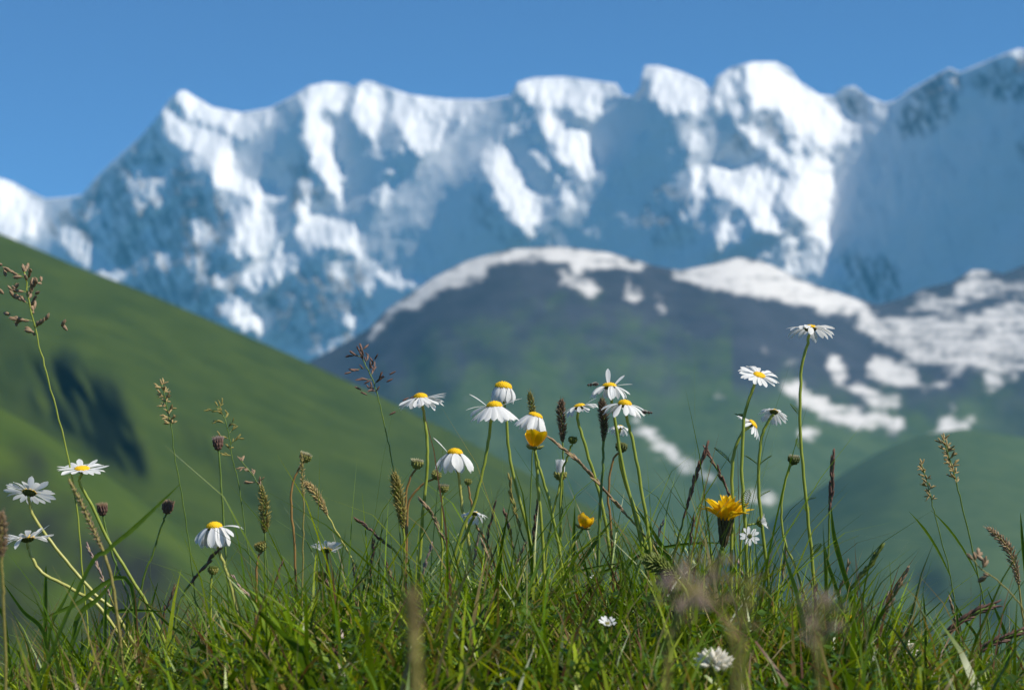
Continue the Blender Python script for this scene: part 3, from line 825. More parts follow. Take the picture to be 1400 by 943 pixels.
daisy(1038, 513, 1.32, 30, (.22, .50, .84), 8, -6, [(1029, 532), (1018, 572), (1014, 642), (1020, 740)], 'white daisy tilted open with oval yellow disc above two smaller daisies', 21, 2, 'green_stem', .36, leaves=2)
daisy(1029, 580, 1.34, 22, (.72, .22, .62), -14, -52, [(1013, 594), (1002, 628), (1001, 690), (1000, 760)], 'white daisy turned sideways on a curved stem above the orange hawkbit', 17, 0, 'green_stem', .44, leaves=2)
daisy(1058, 563, 1.40, 22, (.2, -.42, .86), -12, -62, [(1049, 578), (1040, 604), (1038, 680), (1050, 790)], 'small white daisy with limp petals seen from behind', 17, 0, 'green_stem', .36, leaves=4)
daisy(1108, 449, 1.41, 34, (.03, -.06, .99), 2, -36, [(1105, 464), (1095, 512), (1095, 602), (1104, 702), (1114, 800)], 'tallest white daisy on a long curved stem, calyx seen from below', 19, 0, 'green_stem', .34, leaves=5)
daisy(649, 702, 1.36, 19, (.1, -.35, .9), -4, -46, [(640, 722), (625, 770)], 'small white daisy seen from behind, low among grass heads', 14, 0, 'green_stem', .36)
daisy(446, 752, 1.35, 22, (.0, -.28, .95), 36, 14, [(447, 765), (449, 800), (452, 830)], 'low white daisy like a shallow cup just above the turf', 16, 0, 'red_stem', .44)

# ------------------------------------------------------------------ buds and spent heads
def bud_mesh(kind):
    m = MB(); rs = random.Random(5)
    m.lathe([(0.15, -0.9), (0.55, -0.75), (0.95, -0.25), (1.0, 0.1), (0.8, 0.45)], 12)
    for ring, (rr, z0, n) in enumerate([(.6, -.8, 8), (.92, -.4, 11), (.98, 0, 12)]):
        for i in range(n):
            a = 2 * math.pi * (i + .5 * (ring % 2)) / n
            m.spindle((rr * math.cos(a), rr * math.sin(a), z0), (math.cos(a) * .25, math.sin(a) * .25, 1), .75, .42, 4)
    return m.mesh('bud_scales')


def fluff_mesh(spread, n=46, length=.75):
    m = MB(); rs = random.Random(6)
    for i in range(n):
        q = math.sqrt((i + .5) / n); a = i * 2.4
        m.spindle((q * .85 * math.cos(a), q * .85 * math.sin(a), .4), (q * spread * math.cos(a), q * spread * math.sin(a), 1), length * rs.uniform(.7, 1.15), .17, 4, .7)
    return m.mesh('floret_tuft')


_bud = bud_mesh(0); _fl = {'tight': fluff_mesh(.35), 'open': fluff_mesh(1.1, 60, .9)}


def bud(x, y, d, rpx, ax, pix, label, stem='green_stem', tuft='tight', tmat='cream', smat='bud', name='flower_bud', group=None, d_end=None, tall=1.0):
    root = empty(name, (0, 0, 0)); tag(root, label, 'flower bud', group)
    P = at(x, y, d); s = rpx * .88 * d / FPX
    path, base = add_stem(root, [(x, y)] + pix, d, stem, 0.0008, d_end, head_at=P - Vector((ax[0], -ax[1], ax[2])).normalized() * s * .7)
    o = bpy.data.objects.new('bud_scales', _bud); COL.objects.link(o); o.parent = root
    if not o.data.materials: o.data.materials.append(M[smat])
    o.material_slots[0].link = 'OBJECT'; o.material_slots[0].material = M[smat]
    o.matrix_local = axis_matrix(ax, P - base, R.uniform(0, 6)) @ Matrix.Diagonal((s, s, s * tall, 1))
    if tuft:
        t = bpy.data.objects.new('floret_tuft', _fl[tuft]); COL.objects.link(t); t.parent = o
        if not t.data.materials: t.data.materials.append(M[tmat])
        t.material_slots[0].link = 'OBJECT'; t.material_slots[0].material = M[tmat]
    for q in root.children: q.data.polygons.foreach_set('use_smooth', [True] * len(q.data.polygons))
    return root


bud(417, 626, 1.36, 8, (.35, .1, .9), [(402, 655), (398, 690), (404, 772)], 'spent daisy head with cream tuft on a thin brown stem behind a straw grass spike', 'red_stem', 'open')
bud(570, 635, 1.34, 8, (.15, .05, 1), [(558, 660), (554, 700), (554, 762)], 'cream-tipped daisy bud on a long reddish stem beside the green grass spike', 'red_stem', 'open')
bud(596, 650, 1.37, 7, (.5, .0, .8), [(575, 664), (558, 690), (556, 752)], 'plain olive bud nodding on a forked reddish stem', 'red_stem', 'tight', 'bud')
bud(606, 668, 1.33, 7, (.1, .1, 1), [(604, 690), (604, 750)], 'short cream-tipped bud below the one-petal-raised daisy', 'green_stem', 'open')
bud(640, 659, 1.38, 5, (.1, .1, 1), [(643, 680), (652, 720), (668, 750)], 'tiny closed brown-green bud on a crooked stalk', 'red_stem', 'tight', 'bud')
bud(1085, 629, 1.37, 8, (.15, .15, .97), [(1078, 642), (1068, 690), (1074, 742), (1098, 806)], 'round closed bud with cream tip leaning toward the tallest daisy stem', 'green_stem', 'tight', 'cream', 'calyx')
bud(849, 612, 1.37, 8, (.3, -.1, .9), [(838, 630), (832, 670), (836, 742)], 'dark flattened spent head below the daisy cluster', 'red_stem', 'tight', 'bud', 'calyx')
bud(783, 602, 1.36, 6, (.1, .1, 1), [(777, 622), (768, 650), (766, 700), (766, 745)], 'bright green globe bud beside the dark foxtail', 'green_stem', 'tight', 'green_spike', 'green_spike')
bud(357, 748, 1.35, 8, (-.3, .1, .9), [(352, 766), (350, 812)], 'yellowish flat spent head low before the green hill', 'red_stem', 'open', 'olive')
bud(437, 789, 1.35, 8, (.2, .2, .9), [(438, 805), (440, 830)], 'yellow-green spent head just under the low cup daisy', 'green_stem', 'open', 'olive')
bud(140, 697, 1.45, 7, (-.1, .0, 1), [(144, 720), (158, 770), (180, 830)], 'small brown seed head on a thin dark stem behind the open daisy', 'dark_stem', 'open', 'tan', 'purple', tall=1.5)
bud(229, 694, 1.44, 7.5, (.15, .05, 1), [(222, 716), (208, 758), (192, 810)], 'purple oval bud head on a thin grey-green stem before the dark gully', 'dark_stem', 'open', 'tan', 'purple', tall=1.5)
bud(298, 607, 1.42, 7, (-.05, .0, 1), [(301, 640), (306, 720), (312, 812)], 'woolly purple-brown round head beside the olive grass panicle', 'dark_stem', 'open', 'pink', 'purple', tall=1.6)
bud(291, 780, 1.34, 7, (.1, .1, 1), [(288, 800), (288, 850)], 'small green herb bud under the drooping daisy by the hill', 'green_stem', 'tight', 'green_spike', 'bud')
bud(1208, 888, 1.30, 5, (0, .1, 1), [(1208, 900), (1209, 930)], 'pale closed bud low in the turf beside the clover head', 'green_stem', 'tight', 'cream')
bud(766, 650, 1.39, 8.5, (.02, .05, 1), [(764, 668), (756, 700), (748, 752)], 'half-open white bud like a small cup beside the buttercup', 'green_stem', None, name='white_bud')
wb = bpy.context.scene.objects[[o.name for o in COL.objects if o.name.startswith('white_bud')][-1]]
_wk = [petal_mesh('petal', 2.9, .95, 82 + k * 4, 96 - k * 9, .05, .35) for k in range(3)]
sc = [c for c in wb.children if c.name.startswith('bud_scales')][0]
for i in range(13):
    o = link('petal', _wk[i % 3], M['petal'], sc)
    o.matrix_local = Matrix.Rotation(i * 2.4, 4, 'Z') @ Matrix.Translation((.72 if i % 2 else .5, 0, .1))

# ------------------------------------------------------------------ buttercups, hawkbit, stitchwort, clover
def buttercup(x, y, d, rpx, ax, pix, label, e=(28, 92)):
    root = empty('buttercup', (0, 0, 0)); tag(root, label, 'buttercup')
    P = at(x, y, d); s = rpx * d / FPX; A = Vector((ax[0], -ax[1], ax[2])).normalized()
    path, base = add_stem(root, [(x, y + rpx)] + pix, d, 'green_stem', 0.0010, head_at=P - A * s * .8)
    m = MB(); m.lathe([(.08, -.85), (.3, -.78), (.42, -.6), (.3, -.5)], 10)
    for i in range(5):
        a = i * 1.2566 + .6; m.spindle((.25 * math.cos(a), .25 * math.sin(a), -.75), (math.cos(a), math.sin(a), .5), .75, .35, 5)
    h = link('calyx', m.mesh('calyx'), M['bud'], root); h.matrix_local = axis_matrix(ax, P - base, .4) @ Matrix.Scale(s, 4)
    for i in range(5):
        o = link('petal', petal_mesh('petal', 1.9 * R.uniform(.85, 1.1), 1.45, e[0] + R.uniform(-14, 14), e[1] + R.uniform(-18, 18), .04, .55, 8, .9, 0, .35), M['butter'], root)
        o.matrix_local = axis_matrix(ax, P - base, .4) @ Matrix.Scale(s, 4) @ Matrix.Rotation(i * 1.2566, 4, 'Z') @ Matrix.Translation((.12, 0, -.7 + .03 * (i % 2)))
    m = MB()
    for i in range(30):
        a = i * 2.4; q = .35 * math.sqrt(i / 30); m.spindle((q * math.cos(a), q * math.sin(a), -.6), (q * math.cos(a), q * math.sin(a), 1.0), .6, .09, 4, .8)
    o = link('stamens', m.mesh('stamens'), M['disc'], root); o.matrix_local = h.matrix_local.copy()


buttercup(731, 602, 1.33, 15, (.05, .22, .97), [(738, 642), (752, 690), (766, 762)], 'open yellow buttercup cup under the swept-back daisy', (35, 78))
buttercup(799, 713, 1.34, 13, (.25, .15, .95), [(790, 732), (778, 756), (768, 800)], 'closed round yellow buttercup low on a short stalk', (20, 118))
buttercup(1155, 846, 1.42, 10, (.2, .1, .95), [(1156, 860), (1156, 900)], 'small orange-yellow buttercup half hidden in the turf', (20, 100))


def hawkbit(x, y, d, label):
    root = empty('hawkbit', (0, 0, 0)); tag(root, label, 'hawkbit')
    mp = d / FPX; ax = (.10, .05, 1); P = at(x, y, d)
    A = Vector((ax[0], -ax[1], ax[2])).normalized()
    path, base = add_stem(root, [(x - 3, y + 36), (984, 762), (977, 792)], d, 'dark_stem', 0.0019, head_at=P - A * 34 * mp)
    fm = axis_matrix(ax, P - base, 0)
    m = MB(); m.lathe([(3, -36), (4, -32), (5, -22), (6.2, -10), (7, 0), (6, 3)], 14)
    h = link('involucre', m.mesh('involucre'), M['involucre'], root); h.matrix_local = fm @ Matrix.Scale(mp, 4)
    br = MB(); br.spindle((0, 0, 0), (.12, 0, 1), 20, 4.2, 5); bme = br.mesh('bract')
    for ring, (rr, z0, n) in enumerate([(4, -33, 8), (5, -24, 10), (6.2, -13, 12)]):
        for i in range(n):
            a = 2 * math.pi * (i + .5 * ring) / n
            o = link('bract', bme, M['involucre'], h); o.matrix_local = Matrix.Rotation(a, 4, 'Z') @ Matrix.Translation((rr, 0, z0)) @ Matrix.Rotation(.05 + .06 * ring, 4, 'Y')
    km = {}
    for ring, (n, rr, e0, e1, L) in enumerate([(13, 6, 48, 8, 38), (12, 5, 60, 24, 40), (10, 4, 70, 40, 40), (8, 2, 80, 58, 38)]):
        km = [petal_mesh('ray_floret', L * R.uniform(.92, 1.05), 9.5, e0 + R.uniform(-8, 8), e1 + R.uniform(-12, 12), .05, .3, 7, .25, R.uniform(-.4, .4), .45) for _ in range(4)]
        for i in range(n):
            a = 2 * math.pi * (i + R.uniform(-.3, .3)) / n
            o = link('ray_floret', R.choice(km), M['hawk'], h)
            o.matrix_local = Matrix.Rotation(a, 4, 'Z') @ Matrix.Translation((rr, 0, 0))


hawkbit(992, 712, 1.33, 'orange-yellow hawkbit with shaggy rays and dark tapering base')


def stitchwort(x, y, d, rpx, ax, e, pix, label, n=10):
    root = empty('stitchwort', (0, 0, 0)); tag(root, label, 'flower')
    P = at(x, y, d); s = rpx * d / FPX; A = Vector((ax[0], -ax[1], ax[2])).normalized()
    path, base = add_stem(root, [(x, y)] + pix, d, 'green_stem', 0.0006, head_at=P - A * s * .5)
    fm = axis_matrix(ax, P - base, .3) @ Matrix.Scale(s, 4)
    m = MB(); m.lathe([(.08, -.5), (.25, -.4), (.3, -.1), (.26, .05), (.12, .15)], 9)
    for i in range(5):
        a = i * 1.2566; m.spindle((.15 * math.cos(a), .15 * math.sin(a), -.4), (math.cos(a), math.sin(a), .9), .7, .28, 4)
    h = link('calyx', m.mesh('calyx'), M['green_spike'], root); h.matrix_local = fm
    k = petal_mesh('petal', .95, .36, e[0], e[1], .06, .2, 6, .8, 0, .4)
    for i in range(n):
        a = 2 * math.pi * (i // 2 * 2 + .55 + (.38 if i % 2 else -.38) * 1.0) / n
        o = link('petal', k, M['petal'], h); o.matrix_local = Matrix.Rotation(a, 4, 'Z') @ Matrix.Translation((.15, 0, .02))
    m = MB()
    for i in range(9):
        a = i * 2.4; q = .2 * math.sqrt(i / 9 + .1); m.spindle((q * math.cos(a), q * math.sin(a), 0), (q * math.cos(a), q * math.sin(a), .8), .3, .1, 4, .8)
    o = link('stamens', m.mesh('stamens'), M['olive'], h)


stitchwort(1025, 733, 1.31, 13, (.02, .93, .3), (12, -6), [(1026, 752), (1026, 800), (1030, 850)], 'small white star flower facing out beneath the hawkbit')
stitchwort(1040, 714, 1.33, 13, (.95, .1, .25), (48, 30), [(1026, 717), (1016, 722), (1012, 760), (1010, 840)], 'small white star flower turned sideways on a leaning stalk', 10)
stitchwort(830, 853, 1.12, 13, (.1, .5, .8), (35, 20), [(829, 872), (828, 905)], 'tiny soft white flower low in the near turf')
stitchwort(812, 791, 1.34, 6, (.1, .6, .7), (30, 20), [(812, 800), (812, 830)], 'tiny white dot of a flower deep in the grass under the hawkbit')


def clover(x, y, d, rpx, label, pix):
    root = empty('white_clover', (0, 0, 0)); tag(root, label, 'clover')
    P = at(x, y, d); s = rpx * d / FPX
    path, base = add_stem(root, [(x, y)] + pix, d, 'green_stem', 0.0010, head_at=P - Vector((0, 0, s * .5)))
    core = MB(); core.lathe([(.05, -.55), (.3, -.45), (.42, -.1), (.3, .3), (.05, .42)], 9)
    h = link('flower_head', core.mesh('flower_head'), M['bud'], root); h.matrix_local = axis_matrix((.1, .15, 1), P - base, 0) @ Matrix.Scale(s, 4)
    m = MB(); m.spindle((0, 0, 0), (0, 0, 1), 1.05, .36, 6, .6); m.spindle((0, 0, .1), (.35, 0, 1), .55, .3, 5, .6); fl = m.mesh('floret')
    for i in range(46):
        z = 1 - 1.25 * (i + .5) / 46; r = math.sqrt(max(0, 1 - z * z)); a = i * 2.4
        dv = Vector((r * math.cos(a), r * math.sin(a), z + .25)).normalized()
        o = link('floret', fl, M['white'], h); o.matrix_local = Matrix.Translation(dv * .3) @ dv.to_track_quat('Z', 'Y').to_matrix().to_4x4() @ Matrix.Scale(R.uniform(.6, 1.2), 4)


clover(977, 912, 1.02, 22, 'soft white clover head low in the near turf', [(977, 935), (978, 960)])
clover(1236, 893, 1.30, 15, 'white clover head in the thin turf beside dark grass blades', [(1236, 915), (1236, 945)])


def insect(x, y, d, rpx, yaw, label):
    root = empty('insect', at(x, y, d)); tag(root, label, 'insect', None)
    s = rpx * d / FPX; rot = Matrix.Rotation(yaw, 4, 'Z') @ Matrix.Scale(s, 4)
    m = MB(); m.spindle((-.9, 0, .1), (1, 0, -.1), 1.1, .55, 7, .55); m.spindle((.1, 0, 0), (1, 0, .1), .6, .5, 7, .5); m.spindle((.55, 0, .05), (1, 0, -.2), .42, .38, 7, .5)
    o = link('body', m.mesh('body'), M['insect'], root); o.matrix_local = rot
    for sgn in (-1, 1):
        o = link('wing', petal_mesh('wing', 1.15, .45, 160, 172, 0, .1, 6), M['wing'], root); o.matrix_local = rot @ Matrix.Translation((.3, 0, .15)) @ Matrix.Rotation(sgn * .55, 4, 'Z')
        for k in range(3):
            lg = MB(); bx = .35 - .25 * k
            lg.tube([(bx, .1 * sgn, -.05), (bx + .1 * (1 - k), .45 * sgn, .1), (bx + .25 * (1 - k), .7 * sgn, -.4)], [.035, .03, .015], 4)
            o = link('leg', lg.mesh('leg'), M['insect'], root); o.matrix_local = rot


insect(811, 526, 1.345, 9, 2.9, 'small brown winged insect beside the drooping petals of the topmost cluster daisy')
insect(884, 564, 1.32, 9, .2, 'small dark winged insect on the petal tips of the fuller cluster daisy')

# ------------------------------------------------------------------ grass heads
def spikelet_mesh(kind):
    m = MB()
    if kind == 'plump':
        m.spindle((0, 0, 0), (0, 0, 1), 1, .42, 6, .45); m.spindle((0, .03, .05), (.18, .1, 1), .85, .26, 5, .5); m.spindle((0, -.03, .05), (-.18, -.08, 1), .8, .26, 5, .5)
    else:
        m.spindle((0, 0, 0), (0, 0, 1), 1, .26, 5, .4); m.spindle((0, 0, .12), (.14, 0, 1), .8, .17, 4, .5); m.spindle((0, 0, .2), (-.12, .05, 1), .7, .15, 4, .5)
    return m.mesh('spikelet')


_spk = {k + mt: None for k in ('plump', 'slim') for mt in M}


def spk(kind, mat):
    if _spk[kind + mat] is None:
        me = spikelet_mesh(kind); me.materials.append(M[mat]); me.polygons.foreach_set('use_smooth', [True] * len(me.polygons)); _spk[kind + mat] = me
    return _spk[kind + mat]


def put_spikelet(root, p, d, L, kind, mat):
    o = bpy.data.objects.new('spikelet', spk(kind, mat)); COL.objects.link(o); o.parent = root
    o.matrix_local = Matrix.Translation(p) @ Vector(d).to_track_quat('Z', 'Y').to_matrix().to_4x4() @ Matrix.Rotation(R.uniform(0, 6), 4, 'Z') @ Matrix.Scale(L, 4)


def grass_head(style, head, stem, d, label, mat='straw', smat='dark_stem', w=8, n=22, r=.0005, group=None, d_end=None, L=10, leaf=False, name='grass_stalk', kind='slim'):
    """head: pixel track from the tip down to the foot of the head; stem: pixel track further down."""
    root = empty(name, (0, 0, 0)); tag(root, label, 'grass', group)
    mp = d / FPX
    k = len(head)
    path, base = add_stem(root, head + stem, d, smat, r, d_end)
    hp = [at(x, y, d + ((d if d_end is None else d_end) - d) * i / max(1, k + len(stem) - 1)) - base for i, (x, y) in enumerate(head)]
    ax = smooth_path(hp, 8); tot = len(ax) - 1

    def on(t):
        f = t * tot; i = min(int(f), tot - 1); return ax[i].lerp(ax[i + 1], f - i), (ax[i] - ax[i + 1]).normalized()
    if style == 'dense':          # foxtail: hundreds of tiny bristly florets, too small to pick apart
        m = MB(); length = sum((ax[i] - ax[i + 1]).length for i in range(tot)); cnt = n
        for i in range(cnt):
            t = (i + .5) / cnt; p, dv = on(t); u = dv.orthogonal().normalized(); q = Quaternion(dv, i * 2.4) @ u
            env = math.sin(math.pi * min(1, max(0, .03 + .92 * t))) ** .6
            m.spindle(p + q * w * mp * .16 * env, dv * .7 + q * R.uniform(.45, 1.0), w * mp * .6 * env * R.uniform(.75, 1.3), w * mp * .2, 4)
            if i % 2 == 0: m.tube([p + q * w * mp * .3 * env, p + q * w * mp * R.uniform(.6, .95) * env + dv * w * mp * R.uniform(.25, .8)], [.00018, .00006], 3, False)
        o = link('seed_head', m.mesh('seed_head'), M[mat], root); tag(o, kind='stuff')
    elif style == 'spike':        # spikelets pressed along the stalk in two or three ranks
        for i in range(n):
            t = (i + R.uniform(.2, .8)) / n; p, dv = on(t); u = dv.orthogonal().normalized(); q = Quaternion(dv, (i % 2) * math.pi + R.uniform(-.7, .7) + .9) @ u
            env = .55 + .45 * math.sin(math.pi * min(1, .1 + t))
            put_spikelet(root, p + q * w * mp * .18 * env, dv + q * .32 * R.uniform(.4, 1.3), L * mp * R.uniform(.8, 1.2) * (.75 + .25 * env), kind, mat)
    elif style == 'panicle':      # short side branches carrying loose spikelets
        bm_ = MB(); nb = max(3, n // 4)
        for i in range(nb):
            t = (i + .3) / nb; p, dv = on(t); u = dv.orthogonal().normalized(); q = Quaternion(dv, i * 2.2 + R.uniform(-.5, .5)) @ u
            bl = w * mp * (.35 + .65 * math.sin(math.pi * min(1, .15 + t * .8))) * R.uniform(.7, 1.15)
            e = p + (q * .85 + dv * R.uniform(.15, .7)).normalized() * bl
            bm_.tube([p, p.lerp(e, .5) + dv * bl * .08, e], [.00022, .00018, .0001], 3, False)
            for j in range(4):
                s = (j + 1) / 4; put_spikelet(root, p.lerp(e, s), (q * R.uniform(.2, 1) + dv * R.uniform(.2, 1) + Vector((R.uniform(-.4, .4), R.uniform(-.4, .4), R.uniform(-.5, .2)))), L * mp * R.uniform(.75, 1.2), kind, mat)
        link('branch', bm_.mesh('branch'), M[smat], root)
        p, dv = on(0); put_spikelet(root, p, dv, L * mp, kind, mat)
    if leaf:
        p = path[int(len(path) * .7)] - base
        o = link('leaf', petal_mesh('leaf', .06, .0032, 62, 40, 0, .5, 8, .1), M['leaf'], root); o.matrix_local = Matrix.Translation(p) @ Matrix.Rotation(R.uniform(0, 6), 4, 'Z')
    return root


grass_head('panicle', [(33, 372), (38, 400), (42, 425), (52, 465)], [(66, 520), (88, 602), (104, 690), (114, 800), (118, 840)], 1.38, 'tall grass stalk with loose purple-tan panicle before the snow slope', 'tan', 'green_stem', 30, 52, .0006, L=12, kind='plump')
root = bpy.data.objects[[o.name for o in COL.objects if o.name.startswith('grass_stalk')][-1]]
for px, py in ((3, 362), (8, 378), (5, 402), (18, 396), (14, 430), (20, 442), (62, 438), (84, 446), (92, 452), (22, 446)):
    put_spikelet(root, at(px, py, 1.38) - root.location, (R.uniform(-1, 1), R.uniform(-.5, .5), R.uniform(.1, 1)), .0066, 'plump', 'tan')
grass_head('panicle', [(221, 526), (226, 545), (231, 570), (234, 582)], [(240, 630), (252, 700), (264, 790)], 1.40, 'slender grass stalk with narrow tan panicle standing alone before the dark gully', 'straw', 'dark_stem', 6, 60, .00042, L=9)
grass_head('panicle', [(298, 556), (308, 575), (314, 600), (318, 628)], [(326, 660), (336, 730), (348, 815)], 1.43, 'fine grass stalk with loose olive panicle beside the woolly purple head', 'olive', 'dark_stem', 17, 44, .0004, L=9)
grass_head('panicle', [(330, 630), (342, 645), (352, 660), (357, 668)], [(360, 700), (364, 760), (368, 820)], 1.42, 'thin arching grass with tan spikelets behind the bristly olive spike', 'tan', 'dark_stem', 10, 28, .0004, L=9)
grass_head('dense', [(357, 664), (361, 690), (362, 716), (362, 728)], [(362, 760), (362, 830)], 1.38, 'bristly olive grass spike on an upright green stem', 'olive', 'dark_stem', 14, 120, .0006)
grass_head('dense', [(412, 618), (413, 640), (414, 665), (415, 682)], [(415, 720), (414, 800)], 1.31, 'thin straw grass spike standing straight before a spent daisy head', 'straw', 'olive', 7, 70, .0005)
grass_head('dense', [(416, 660), (426, 668), (438, 686), (448, 704)], [(462, 730), (480, 762), (498, 800)], 1.34, 'pale straw grass spike leaning on an arched whitish stem', 'straw', 'pale_stem', 12, 110, .0006)
grass_head('panicle', [(492, 482), (500, 500), (510, 520), (516, 540)], [(523, 570), (532, 610), (540, 660), (548, 750)], 1.37, 'fine grass stalk with open dark purple panicle beside a ragged daisy', 'purple', 'dark_stem', 22, 44, .00042, L=11)
root = bpy.data.objects[[o.name for o in COL.objects if o.name.startswith('grass_stalk')][-1]]
for px, py, dx in ((502, 540, -1), (494, 533, -1), (532, 512, 1), (528, 522, 1), (560, 545, 1), (550, 548, 1), (532, 567, 1)):
    put_spikelet(root, at(px, py, 1.37) - root.location, (dx, 0, .5), .0055, 'slim', 'purple')
grass_head('dense', [(539, 646), (543, 668), (548, 695), (551, 722)], [(553, 750), (552, 800)], 1.33, 'thick bristly green-straw spike beside the long reddish bud stem', 'olive', 'green_stem', 16, 150, .0008)
grass_head('dense', [(768, 546), (767, 562), (769, 585), (769, 604)], [(770, 640), (768, 690), (766, 760)], 1.40, 'dark purple foxtail spike between the buttercup and the pale thin daisy', 'dark', 'dark_stem', 12, 150, .0006)
grass_head('dense', [(823, 545), (824, 560), (826, 580), (825, 603)], [(824, 640), (820, 700), (818, 770)], 1.33, 'dark foxtail spike on a dark green stem against the daisy cluster', 'dark', 'dark_stem', 12, 160, .0009)
grass_head('dense', [(724, 536), (726, 548), (728, 562), (729, 575)], [(728, 620), (725, 700), (726, 770)], 1.43, 'green-gold grass spike peeping up behind the swept-back daisy', 'olive', 'dark_stem', 10, 90, .0005)
grass_head('spike', [(755, 602), (790, 630), (825, 668), (858, 705)], [(878, 728), (905, 770)], 1.35, 'long braided reddish-brown grass spike slanting across the daisy stems', 'tan', 'olive', 9, 40, .0007, L=13)
grass_head('spike', [(966, 613), (955, 640), (944, 676), (934, 712)], [(926, 740), (915, 790)], 1.36, 'long dark purple grass spike, tip touching another behind the hawkbit', 'purple', 'dark_stem', 8, 34, .0008, L=14)
grass_head('spike', [(966, 616), (978, 636), (990, 660), (1000, 684)], [(1004, 720), (1006, 790)], 1.38, 'shorter dark purple grass spike behind the hawkbit, tip touching a longer one', 'purple', 'dark_stem', 6, 26, .0007, L=12)
grass_head('spike', [(1139, 624), (1138, 650), (1136, 675), (1134, 700)], [(1133, 740), (1131, 800)], 1.36, 'upright brown grass spike on a thin dark stem beside the tallest daisy', 'purple', 'dark_stem', 9, 28, .0007, L=14)
grass_head('panicle', [(1260, 634), (1265, 650), (1270, 668), (1274, 686)], [(1285, 730), (1300, 790), (1310, 880)], 1.40, 'slim straw grass stalk standing before the rounded green hill', 'straw', 'dark_stem', 3.5, 48, .0004, L=8.5, leaf=True)
grass_head('panicle', [(1290, 602), (1296, 620), (1302, 640), (1308, 662)], [(1322, 720), (1338, 790), (1352, 860)], 1.37, 'taller straw grass stalk with fuller head before the rounded green hill', 'straw', 'dark_stem', 6, 72, .0005, L=9.5, leaf=True)
grass_head('dense', [(1350, 721), (1366, 735), (1380, 752), (1388, 776), (1393, 800)], [(1398, 840), (1404, 890)], 1.34, 'nodding tan grass spike curved over at the edge of the turf', 'tan', 'olive', 13, 140, .0006)
grass_head('panicle', [(1330, 765), (1345, 780), (1362, 792)], [(1385, 815), (1410, 860)], 1.12, 'soft loose tan oat-like grass beside the nodding spike', 'tan', 'olive', 14, 14, .0004, L=13, kind='plump')
grass_head('spike', [(488, 711), (505, 722), (522, 738), (540, 752)], [(552, 772), (566, 800)], 1.36, 'dark red grass spike slanting up beside the bristly green-straw spike', 'purple', 'dark_stem', 7, 26, .0007, L=11)
grass_head('spike', [(575, 683), (590, 702), (600, 722), (608, 740)], [(618, 765), (630, 800)], 1.32, 'pinkish-red grass spike leaning below the forked buds', 'tan', 'dark_stem', 7, 24, .0006, L=11)
grass_head('spike', [(697, 655), (700, 680), (706, 705), (712, 725)], [(720, 750), (730, 800)], 1.40, 'bristly grey-green grass spike close behind a bell-shaped daisy stem', 'olive', 'dark_stem', 8, 26, .0006, L=11)
grass_head('dense', [(94, 655), (112, 690), (128, 725), (140, 752)], [(150, 780), (160, 840)], 1.12, 'blurred reddish grass spike crossing the open daisy stem', 'tan', 'olive', 10, 90, .0009)
grass_head('dense', [(2, 700), (2, 720), (2, 745), (2, 762)], [(4, 800), (6, 860)], 0.98, 'blurred brown grass head beside the low bowed daisy', 'tan', 'olive', 16, 90, .0007)
grass_head('dense', [(882, 764), (896, 770), (912, 780), (926, 792)], [(938, 810), (945, 850)], 1.20, 'fat soft green foxtail lying over the turf below the slanting braid', 'green_spike', 'green_stem', 22, 170, .0009)
grass_head('panicle', [(920, 790), (940, 805), (965, 815), (985, 838)], [(1000, 880), (1005, 930)], .47, 'hazy pinkish-brown grass plume in front of the turf below the hawkbit', 'pink', 'olive', 42, 60, .0005, L=14)
grass_head('panicle', [(975, 770), (960, 800), (940, 825), (925, 850)], [(915, 890), (912, 930)], .49, 'hazy brown grass plume just under the hawkbit stem', 'tan', 'olive', 34, 48, .0005, L=14)
grass_head('panicle', [(1125, 820), (1120, 845), (1118, 870), (1118, 890)], [(1118, 920), (1118, 940)], .46, 'hazy pink grass plume low before the tallest daisy stem', 'pink', 'olive', 44, 56, .0005, L=14)
grass_head('panicle', [(1022, 795), (1018, 820), (1016, 850), (1016, 880)], [(1016, 910), (1016, 940)], .50, 'hazy straw grass plume low under the sideways star flower', 'straw', 'olive', 26, 40, .0005, L=12)
grass_head('dense', [(563, 806), (564, 830), (565, 860), (565, 888)], [(566, 910), (566, 940)], .44, 'blurred dark plum grass head standing in the nearest turf', 'purple', 'olive', 18, 120, .0012)
grass_head('spike', [(1214, 812), (1206, 826), (1198, 842), (1192, 858)], [(1186, 880), (1180, 920)], 1.33, 'whitish-pink bare grass spike slanting up by the clover', 'pink', 'olive', 4, 26, .0006, L=8)
grass_head('spike', [(1202, 752), (1190, 770), (1176, 788), (1162, 806)], [(1150, 830), (1140, 870)], 1.36, 'dark green grass spike slanting away from the tallest daisy stem', 'green_spike', 'dark_stem', 8, 32, .0008, L=15)
grass_head('spike', [(1238, 782), (1228, 800), (1218, 822), (1210, 842)], [(1202, 870), (1192, 920)], 1.40, 'brown-green grass spike bent at its tip near the whitish-pink one', 'tan', 'dark_stem', 7, 24, .0007, L=12)
grass_head('spike', [(1360, 826), (1336, 836), (1312, 850), (1290, 868)], [(1268, 892), (1250, 930)], 1.34, 'dark purple grass spike sweeping low toward the nodding tan spike', 'purple', 'dark_stem', 8, 34, .0008, L=15)
grass_head('spike', [(1398, 862), (1372, 872), (1346, 884), (1322, 900)], [(1300, 920), (1285, 950)], 1.30, 'dark drooping grass spike lying below the nodding tan spike', 'purple', 'dark_stem', 8, 30, .0008, L=15)
grass_head('spike', [(120, 748), (131, 770), (142, 795), (152, 818)], [(160, 840), (166, 870)], 1.36, 'pale pink grass spike leaning beside crossing daisy stems', 'pink', 'olive', 5, 26, .0006, L=9)
